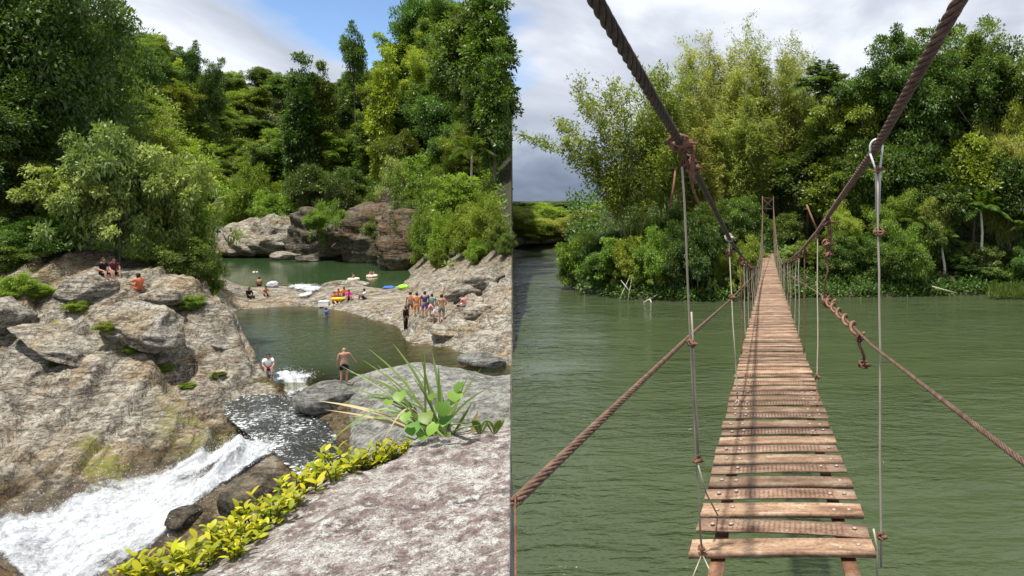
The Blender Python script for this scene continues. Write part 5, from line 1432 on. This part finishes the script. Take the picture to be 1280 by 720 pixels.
tips = [(424, 456, .2), (458, 434, .1), (522, 428, -.1), (530, 432, .0), (602, 459, .1), (613, 484, .0), (425, 480, .3), (423, 506, .25), (490, 428, .2), (510, 452, .2), (600, 531, -.2), (440, 470, .1), (470, 455, .3), (446, 495, .2), (470, 500, .1), (540, 440, .25), (585, 468, .2), (455, 512, .0), (480, 470, -.1), (430, 520, .1), (500, 470, .3), (575, 480, -.15), (412, 545, .1), (470, 522, -.1), (515, 470, -.2), (548, 455, .1), (450, 448, .0), (433, 464, -.1), (462, 488, .15), (592, 500, .1)]
brs = random.Random(8)
for px, py, dd in tips:
    w = at(px, py, pb.y + dd) - np.array(pb)
    left = px < 540; o0 = np.array([brs.uniform(-.16, .06), brs.uniform(-.06, .06), -.02])
    blade(w, brs.uniform(.006, .010) if left else brs.uniform(.010, .016), 'blade', brs.uniform(.15, 1), brs.uniform(.04, .16) if left else brs.uniform(-.02, .10), o0, spk)
blade(at(398, 501, pb.y) - np.array(pb), .014, 'dry', .8, .05, (-.2, 0, 0), spk, 'dry_blade'); blade(at(405, 512, pb.y + .1) - np.array(pb), .010, 'dry', .4, .03, (-.2, 0, 0), spk, 'dry_blade')
blade(at(379, 590, pb.y - .2) - np.array(pb), .008, 'blade', .9, .27, (-.15, 0, 0), spk)
blade(at(477, 556, pb.y - .2) - np.array(pb), .006, 'dry', .9, .1, (-.2, 0, .15), spk, 'dry_blade')
blade(at(598, 512, pb.y) - np.array(pb), .02, 'dry', .1, .0, (.2, 0, .0), spk, 'dry_blade')
# broad light leaves climbing in it
vine = empty('broad_leaf_vine', pb, 0, 'light green heart-leaved vine growing through the spiky plant', 'plant')
mb = MB(); mb.tube(wob((-.25, -.1, .02), (.25, -.05, .1), 8, .03, np.random.RandomState(2)), .005, 5); link('stem', mb.mesh('stem', True, M['leaf_bright']), vine)
BR = [leaf_mesh('leaf', 1, .95, 'broad', t, heart=True, curl=.12, n=8) for t in (.2, .5, .9)]
for k, (px, py, sz) in enumerate([(518, 528, .17), (532, 516, .15), (545, 530, .13), (552, 503, .16), (566, 490, .15), (574, 497, .13), (576, 478, .12), (500, 490, .13), (508, 516, .11), (560, 520, .14), (486, 500, .09), (528, 540, .12), (543, 492, .1)]):
    w = at(px, py, pb.y - .15 - .1 * brs.random()) - np.array(pb); o = link('leaf', BR[k % 3], vine); sz *= .68; o.location = w; o.scale = (sz, sz, sz); o.rotation_euler = (-brs.uniform(.25, .8), brs.uniform(-.3, .3), PI + brs.uniform(-.8, .8))
for k, (px, lb) in enumerate(((600, 'left one of two small ferns on the back edge of the foreground rock'), (618, 'right one of two small ferns on the back edge of the foreground rock'))):
    h = hit(px, 545); fe = empty('small_fern', h, 0, lb, 'fern')
    for j in range(4):
        az = brs.uniform(-.9, .9); n = 18; t = np.linspace(.1, 1, n); L = .16
        ax = np.stack([math.sin(az) * L * t * .6, -.03 * t, L * t * (1 - .25 * t)], -1); p = np.repeat(ax, 2, 0); sg = np.tile([1, -1], n)
        v, f, ti = leaves_at(p, np.stack([sg * 1.0, np.zeros(2 * n), np.full(2 * n, .25)], -1), np.tile([0, -1., .3], (2 * n, 1)), .026 * np.sin(PI * np.repeat(t, 2) * .9) + .004, np.full(2 * n, .009), RS, np.full(2 * n, .5))
        link('frond', mesh_np('frond', v, f, {'tint': ti}, mats=[M['leaf_mid']]), fe)

# ------------------------------------------------------------------ people
SK = {'tan': plain('tan skin', (0.36, 0.20, 0.13), .55, var=.08), 'brown': plain('brown skin', (0.24, 0.125, 0.075), .55, var=.08), 'light': plain('light skin', (0.50, 0.32, 0.23), .55, var=.06)}
HAIR = plain('dark hair', (0.014, 0.011, 0.009), .6); EYE = plain('dark eye', (0.01, 0.01, 0.01), .3)
CLOTH = {}


def cloth(c):
    if c not in CLOTH: CLOTH[c] = plain('cloth', c, .85, .2, var=.12, scale=20)
    return CLOTH[c]


def skin_mesh(verts, edges, radii, sub=1, root=0):
    me = bpy.data.meshes.new('tmp'); me.from_pydata([tuple(v) for v in verts], edges, []); ob = bpy.data.objects.new('tmp', me); COL.objects.link(ob)
    ob.modifiers.new('s', 'SKIN'); sv = me.skin_vertices[0].data
    for i, r in enumerate(radii): sv[i].radius = r if isinstance(r, tuple) else (r, r)
    sv[root].use_root = True
    if sub: m = ob.modifiers.new('u', 'SUBSURF'); m.levels = sub; m.render_levels = sub
    dg = bpy.context.evaluated_depsgraph_get(); out = bpy.data.meshes.new_from_object(ob.evaluated_get(dg))
    bpy.data.objects.remove(ob); bpy.data.meshes.remove(me)
    out.polygons.foreach_set('use_smooth', np.ones(len(out.polygons), bool))
    return out


def pose_joints(pose):
    J = dict(pelvis=(0, 0, .93), waist=(0, 0, 1.08), chest=(0, 0, 1.30), neck=(0, .01, 1.45), head=(0, .03, 1.56), crown=(0, .02, 1.65))
    arm = [(.19, 0, 1.39), (.25, 0, 1.12), (.26, .06, .88), (.26, .09, .80)]; leg = [(.10, 0, .88), (.11, .02, .48), (.11, -.01, .08), (.12, .15, .03)]
    armL = armR = None
    if pose in ('sit', 'legs_out', 'knees_up', 'reach', 'hug'):
        J = dict(pelvis=(0, 0, .11), waist=(0, -.03, .27), chest=(0, 0, .48), neck=(0, .03, .63), head=(0, .06, .745), crown=(0, .05, .835))
        arm = [(.18, 0, .57), (.24, .10, .32), (.16, .32, .24), (.13, .40, .22)]
        leg = {'sit': [(.10, .05, .10), (.13, .44, .17), (.13, .52, -.24), (.13, .66, -.28)], 'legs_out': [(.10, .05, .10), (.13, .42, .16), (.12, .82, -.06), (.12, .90, .04)], 'reach': [(.10, .05, .10), (.12, .38, .36), (.12, .44, -.04), (.12, .58, -.08)]}.get(pose, [(.10, .05, .10), (.12, .36, .44), (.12, .40, .04), (.12, .53, .02)])
        if pose == 'reach': arm = [(.18, 0, .57), (.20, .24, .46), (.16, .46, .46), (.14, .54, .47)]
        if pose == 'hug': arm = [(.18, 0, .57), (.25, .16, .40), (.12, .40, .38), (.04, .44, .38)]
    if pose == 'bend':
        J.update(waist=(0, .05, 1.06), chest=(0, .20, 1.22), neck=(0, .31, 1.32), head=(0, .40, 1.38), crown=(0, .47, 1.44)); arm = [(.19, .24, 1.27), (.23, .34, 1.02), (.20, .48, .84), (.18, .53, .77)]
    if pose == 'carry': arm = [(.19, 0, 1.39), (.26, -.02, 1.13), (.22, .18, 1.02), (.18, .26, 1.02)]
    if pose == 'balance': armR = [(.19, 0, 1.39), (.32, .06, 1.16), (.44, .14, .98), (.48, .17, .92)]
    if pose == 'walk': leg = None
    L = armL or arm; R_ = armR or arm
    out = dict(J); out['armL'] = [(-x, y, z) for x, y, z in L]; out['armR'] = R_
    if leg: out['legL'] = [(-x, y, z) for x, y, z in leg]; out['legR'] = leg
    else:
        out['legL'] = [(-.10, 0, .88), (-.11, .12, .48), (-.11, .14, .08), (-.12, .30, .03)]; out['legR'] = [(.10, 0, .88), (.11, -.02, .48), (.11, -.20, .10), (.12, -.08, .03)]
    return out


def person(px, py, pose, face, label, skin='tan', shirt=None, shorts=(.03, .03, .04), scale=1.0, level=None, hair='short', dz=0.0, sink=0.0, long_sleeve=False, trousers=False, tilt=0.0, loc=None, group=None):
    p = Vector(loc) if loc is not None else hit(px, py, level)
    rz = face if not isinstance(face, str) else {'cam': math.atan2(p.x, -p.y) + 0.0, 'away': math.atan2(-p.x, p.y), 'right': -PI / 2, 'left': PI / 2}[face]
    if face == 'cam': rz = PI - math.atan2(p.x, p.y) * 1.0
    e = empty('person', p + Vector((0, 0, dz - sink)), rz, label, 'person', group); e.scale = (scale,) * 3; e.rotation_euler = (tilt, 0, rz)
    J = pose_joints(pose); V, E, R = [], [], []
    def add(c, r, par=None):
        V.append(c); R.append(r)
        if par is not None: E.append((par, len(V) - 1))
        return len(V) - 1
    a = add(J['pelvis'], (.15, .115)); b = add(J['waist'], (.13, .10), a); c = add(J['chest'], (.155, .115), b); d = add(J['neck'], .058, c); h = add(J['head'], (.088, .10), d); add(J['crown'], (.07, .08), h)
    for s in 'LR':
        q = add(J['arm' + s][0], .066, c); q = add(J['arm' + s][1], .046, q); q = add(J['arm' + s][2], .032, q); add(J['arm' + s][3], (.040, .022), q)
        q = add(J['leg' + s][0], .095, a); q = add(J['leg' + s][1], .062, q); q = add(J['leg' + s][2], .042, q); add(J['leg' + s][3], .036, q)
    me = skin_mesh(V, E, R, 1)
    # face and fingers join the body mesh
    bm = bmesh.new(); bm.from_mesh(me); hd = Vector(J['head']); cr = Vector(J['crown']); upv = (cr - hd).normalized(); fw = Vector((0, 1, 0)); fw = (fw - upv * fw.dot(upv)).normalized()
    n0 = len(bm.faces)
    def ball(c, r, sc=(1, 1, 1), mi=0):
        k = len(bm.faces); g = bmesh.ops.create_icosphere(bm, subdivisions=1, radius=r, matrix=Matrix.Translation(c) @ Matrix.Diagonal((*sc, 1)))
        for f in {f for v in g['verts'] for f in v.link_faces}: f.material_index = mi; f.smooth = True
    ball(hd + fw * .098 - upv * .005, .018, (.8, 1, 1.3)); 
    for sx in (-1, 1):
        ball(hd + Vector((sx * .088, 0, 0)), .024, (.5, .8, 1.2)); ball(hd + fw * .088 + upv * .022 + Vector((sx * .032, 0, 0)), .011, mi=1)
    ball(hd + fw * .085 - upv * .05, .02, (1.2, .5, .35), 1)
    for s, sx in (('L', -1), ('R', 1)):
        wr, ha = Vector(J['arm' + s][2]), Vector(J['arm' + s][3]); dv = (ha - wr).normalized(); side = dv.cross(Vector((0, 0, 1)));
        if side.length < .1: side = Vector((0, 1, 0))
        side.normalize()
        for k, (o_, ln) in enumerate(((-.03, .065), (-.01, .075), (.01, .07), (.028, .055), (.05, .045))):
            st = ha + side * o_ + dv * (.015 if k < 4 else -.03); dr_ = (dv + (side * .7 if k == 4 else side * o_ * 2) + Vector((0, 0, -.25))).normalized()
            m = Matrix.Translation(st + dr_ * ln * .5) @ dr_.to_track_quat('Z', 'Y').to_matrix().to_4x4(); bmesh.ops.create_cone(bm, cap_ends=True, segments=6, radius1=.010, radius2=.007, depth=ln, matrix=m)
    bm.to_mesh(me); bm.free(); me.materials.clear(); me.materials.append(SK[skin]); me.materials.append(EYE); me.name = 'body'
    link('body', me, e)
    # hair: a cap that leaves the face free
    v, f = ICO[2]; v = v * np.array([.099, .112, .118]); keep = np.array([not ((v[t][:, 1].mean() > .035 and v[t][:, 2].mean() < .045) or v[t][:, 2].mean() < -.075) for t in f])
    if hair != 'bald':
        q = fw.cross(upv); Rm = np.array([q, fw, upv]).T; vv = v.copy()
        if hair == 'long': vv[:, 2] -= np.where((v[:, 1] < .0) & (v[:, 2] < 0), .16, 0)
        link('hair', mesh_np('hair', vv @ Rm.T + np.array(hd + upv * .03), f[keep], smooth=True, mats=[HAIR]), e)
    lerp = lambda p_, q_, t: tuple(np.array(p_) * (1 - t) + np.array(q_) * t)
    if shirt:
        V, E, R = [], [], []
        a = add(lerp(J['pelvis'], J['waist'], .3), (.165, .13)); b = add(J['waist'], (.15, .12), a); c = add(J['chest'], (.172, .132), b); add(lerp(J['chest'], J['neck'], .7), .085, c)
        for s in 'LR':
            q = add(J['arm' + s][0], .082, c)
            if long_sleeve: q = add(J['arm' + s][1], .062, q); add(lerp(J['arm' + s][1], J['arm' + s][2], .9), .048, q)
            else: add(lerp(J['arm' + s][0], J['arm' + s][1], .65), .07, q)
        link('shirt', skin_mesh(V, E, R, 1), e, cloth(shirt))
    if shorts:
        V, E, R = [], [], []
        a = add(lerp(J['pelvis'], J['waist'], .55), (.155, .122)); b = add(J['pelvis'], (.168, .132), a)
        for s in 'LR':
            q = add(J['leg' + s][0], .115, b)
            if trousers: q = add(J['leg' + s][1], .080, q); add(lerp(J['leg' + s][1], J['leg' + s][2], .9), .062, q)
            else: add(lerp(J['leg' + s][0], J['leg' + s][1], .75), .088, q)
        link('trousers' if trousers else 'shorts', skin_mesh(V, E, R, 1), e, cloth(shorts))
    return e


BLK, WHT = (.012, .012, .014), (.75, .76, .78)
# on the left rocks
person(128, 344, 'sit', -PI / 2 - .3, 'person in black shirt and shorts sitting on the pale boulder at left', 'tan', BLK, BLK)
person(141, 343, 'sit', -PI / 2 - .5, 'person in dark red shirt sitting right behind the one in black', 'tan', (.10, .02, .035), BLK)
person(174, 363, 'reach', PI / 2, 'person in orange swimsuit sitting and reaching to the left', 'tan', (.62, .13, .05), (.62, .13, .05), hair='long')
# left end of the sill
person(311, 372, 'sit', -PI / 2 - .4, 'person in black wetsuit sitting by the upper left pool edge', 'tan', BLK, BLK, long_sleeve=True, trousers=True)
person(332, 370, 'sit', -PI / 2 - .6, 'bare-chested person in dark shorts sitting right of the wetsuit', 'tan', None, BLK)
person(324, 358, 'knees_up', 'away', 'bare-backed person sitting facing the upper pool', 'tan', None, BLK, level=UPPER, dz=.02)
person(319, 340, 'stand', 'cam', 'swimmer in the upper pool with only head and shoulders showing', 'light', WHT, BLK, level=UPPER, sink=1.30, scale=.95)
# sill, middle
person(418, 378, 'legs_out', -PI / 2 - .7, 'person in red dress sitting by the white cooler with legs out', 'light', (.55, .05, .08), (.55, .05, .08))
person(423, 371, 'knees_up', 'cam', 'child with bare shoulders sitting behind the yellow ring', 'tan', (.5, .16, .06), (.5, .16, .06), scale=.8)
person(430, 369, 'knees_up', 'cam', 'child in orange swimwear next to the person in pink', 'brown', (.7, .22, .06), (.7, .22, .06), scale=.8, hair='long')
person(436, 375, 'knees_up', 'cam', 'person in bright pink shirt and black shorts sitting on the sill', 'tan', (.80, .03, .35), BLK)
person(456, 374, 'knees_up', PI / 2 + .3, 'person in white shirt sitting alone on the sill', 'brown', WHT, (.03, .03, .04))
person(408, 396, 'stand', PI / 2, 'child in blue shirt wading in the pool', 'tan', (.03, .13, .55), BLK, level=POOL, sink=.75, scale=.85)
# floating in the upper pool
for px, py, lb, rl in ((442, 350, 'person lying in the left of two pale swim rings on the upper pool', 'left of two pale swim rings floating on the upper pool'), (465, 346, 'person lying in the right of two pale swim rings on the upper pool', 'right of two pale swim rings floating on the upper pool')):
    w = hit(px, py, UPPER); person(px, py, 'legs_out', rnd.uniform(2, 4), lb, 'tan', None, (.3, .05, .05), loc=(w.x, w.y, UPPER - .02), scale=.9)
    v = []; f = []
    for i in range(20):
        for j in range(8): a, b = i * PI / 10, j * PI / 4; v.append((w.x + (.42 + .14 * math.cos(b)) * math.cos(a), w.y + (.42 + .14 * math.cos(b)) * math.sin(a), UPPER + .08 + .14 * math.sin(b))); f.append([i * 8 + j, ((i + 1) % 20) * 8 + j, ((i + 1) % 20) * 8 + (j + 1) % 8, i * 8 + (j + 1) % 8])
    o = link('swim_ring', mesh_np('swim_ring', v, f, smooth=True, mats=[plain('pale vinyl', (.75, .55, .48), .35)])); tag(o, rl, 'swim ring')
w = hit(424, 376); v = []; f = []
for i in range(20):
    for j in range(8): a, b = i * PI / 10, j * PI / 4; v.append((w.x + (.40 + .14 * math.cos(b)) * math.cos(a), w.y - .1 + (.40 + .14 * math.cos(b)) * math.sin(a), w.z + .15 + .14 * math.sin(b) - .25 * math.sin(a) * .3)); f.append([i * 8 + j, ((i + 1) % 20) * 8 + j, ((i + 1) % 20) * 8 + (j + 1) % 8, i * 8 + (j + 1) % 8])
tag(link('swim_ring', mesh_np('swim_ring', v, f, smooth=True, mats=[plain('yellow vinyl', (.85, .55, .02), .35)])), 'bright yellow swim ring beside the person in pink', 'swim ring')
# in and by the lower pool
person(430, 479, 'balance', 'away', 'bare-chested man in black shorts standing on the pool rim seen from behind', 'tan', None, BLK, hair='bald')
person(335, 466, 'sit', -PI / 2 - .9, 'person in white shirt sitting on the rock by the small waterfall', 'tan', WHT, (.12, .03, .04), level=POOL, dz=.12)
# the group on the right ledge
person(513, 395, 'walk', 'away', 'person in pink top standing leftmost in the group on the ledge', 'tan', (.50, .24, .22), (.16, .08, .07))
person(521, 396, 'stand', 'away', 'person in orange swimsuit, second from the left in the ledge group', 'tan', (.72, .25, .06), (.72, .25, .06), scale=.95)
person(531, 397, 'stand', 'away', 'person in navy shirt and purple shorts in the ledge group', 'tan', (.05, .05, .16), (.16, .08, .32))
person(540, 396, 'stand', 'away', 'person in teal shirt half hidden in the ledge group', 'tan', (.10, .32, .34), (.06, .12, .2), scale=.9)
person(542, 404, 'bend', PI / 2 + .4, 'person in pink and white swimwear bending forward on the ledge', 'tan', (.75, .35, .38), (.75, .6, .6), scale=.9, hair='long')
person(552, 403, 'carry', 'away', 'bare-chested man in grey-green shorts, rightmost of the standing group', 'tan', None, (.12, .17, .16), scale=1.05)
person(507, 413, 'stand', -PI / 2, 'person in black hooded wetsuit standing at the water edge of the ledge', 'brown', BLK, BLK, level=POOL, sink=.05, long_sleeve=True, trousers=True)
person(580, 383, 'legs_out', PI / 2 - .3, 'person in pink shirt sitting apart at the right on the ledge', 'light', (.75, .25, .25), (.7, .6, .58), scale=.9)


def lump(name, px, py, r, mat, label, cat, seed, strap=None, level=None):
    """a soft bag or heap with folds, resting where it is seen"""
    w = hit(px, py, level); v, f = ICO[4]; v = v.copy(); v[:, 2] = np.maximum(v[:, 2], -.55)
    v *= 1 + .18 * ridged(v, 1.5, 3, seed=seed)[:, None]; v = v * np.array(r) + np.array([w.x, w.y, w.z + r[2] * .5])
    e = empty(name, w, 0, label, cat); b = link('body', mesh_np(name, v - np.array(w), f, smooth=True, mats=[mat]), e)
    mb = MB(); th = np.linspace(0, PI, 9); mb.tube(np.stack([np.cos(th) * r[0] * .45, th * 0 - r[1] * .3, r[2] * (1.1 + .7 * np.sin(th))], -1), .02, 5); link('strap', mb.mesh('strap', True, cloth(strap or BLK)), e)


lump('bag', 341, 359, (.5, .35, .36), cloth((.42, .44, .48)), 'grey and white bag lying on the rocks at the upper pool edge', 'bag', 1, level=UPPER)
lump('towel_heap', 486, 361, (.5, .35, .18), cloth((.05, .14, .42)), 'heap of blue towels on the sill', 'towels', 2)
lump('float_bag', 504, 361, (.42, .32, .24), cloth((.30, .75, .05)), 'lime green float lying on the sill beside the blue towels', 'float', 3)
lump('backpack', 573, 382, (.28, .22, .3), cloth(BLK), 'black backpack beside the person in pink on the ledge', 'backpack', 4)
# white cooler
w = hit(405, 383); ck = empty('cooler', w, .3, 'white cooler standing at the pool edge beside the person in red', 'cooler')
for nm, hz, z, m, gx in (('body', .19, .19, (.78, .78, .76), 0), ('lid', .035, .418, (.86, .86, .85), .012), ):
    bm = bmesh.new(); bmesh.ops.create_cube(bm, size=2, matrix=Matrix.Translation((0, 0, z)) @ Matrix.Diagonal((.36 + gx, .22 + gx, hz, 1))); bmesh.ops.bevel(bm, geom=bm.edges[:], offset=.02, segments=2, affect='EDGES'); me = bpy.data.meshes.new(nm); bm.to_mesh(me); bm.free(); link(nm, me, ck, cloth(m))
mb = MB(); mb.tube([(-.38, -.05, .3), (-.42, 0, .25), (-.38, .05, .3)], .015, 5); link('handle', mb.mesh('handle', True, cloth((.3, .3, .3))), ck)
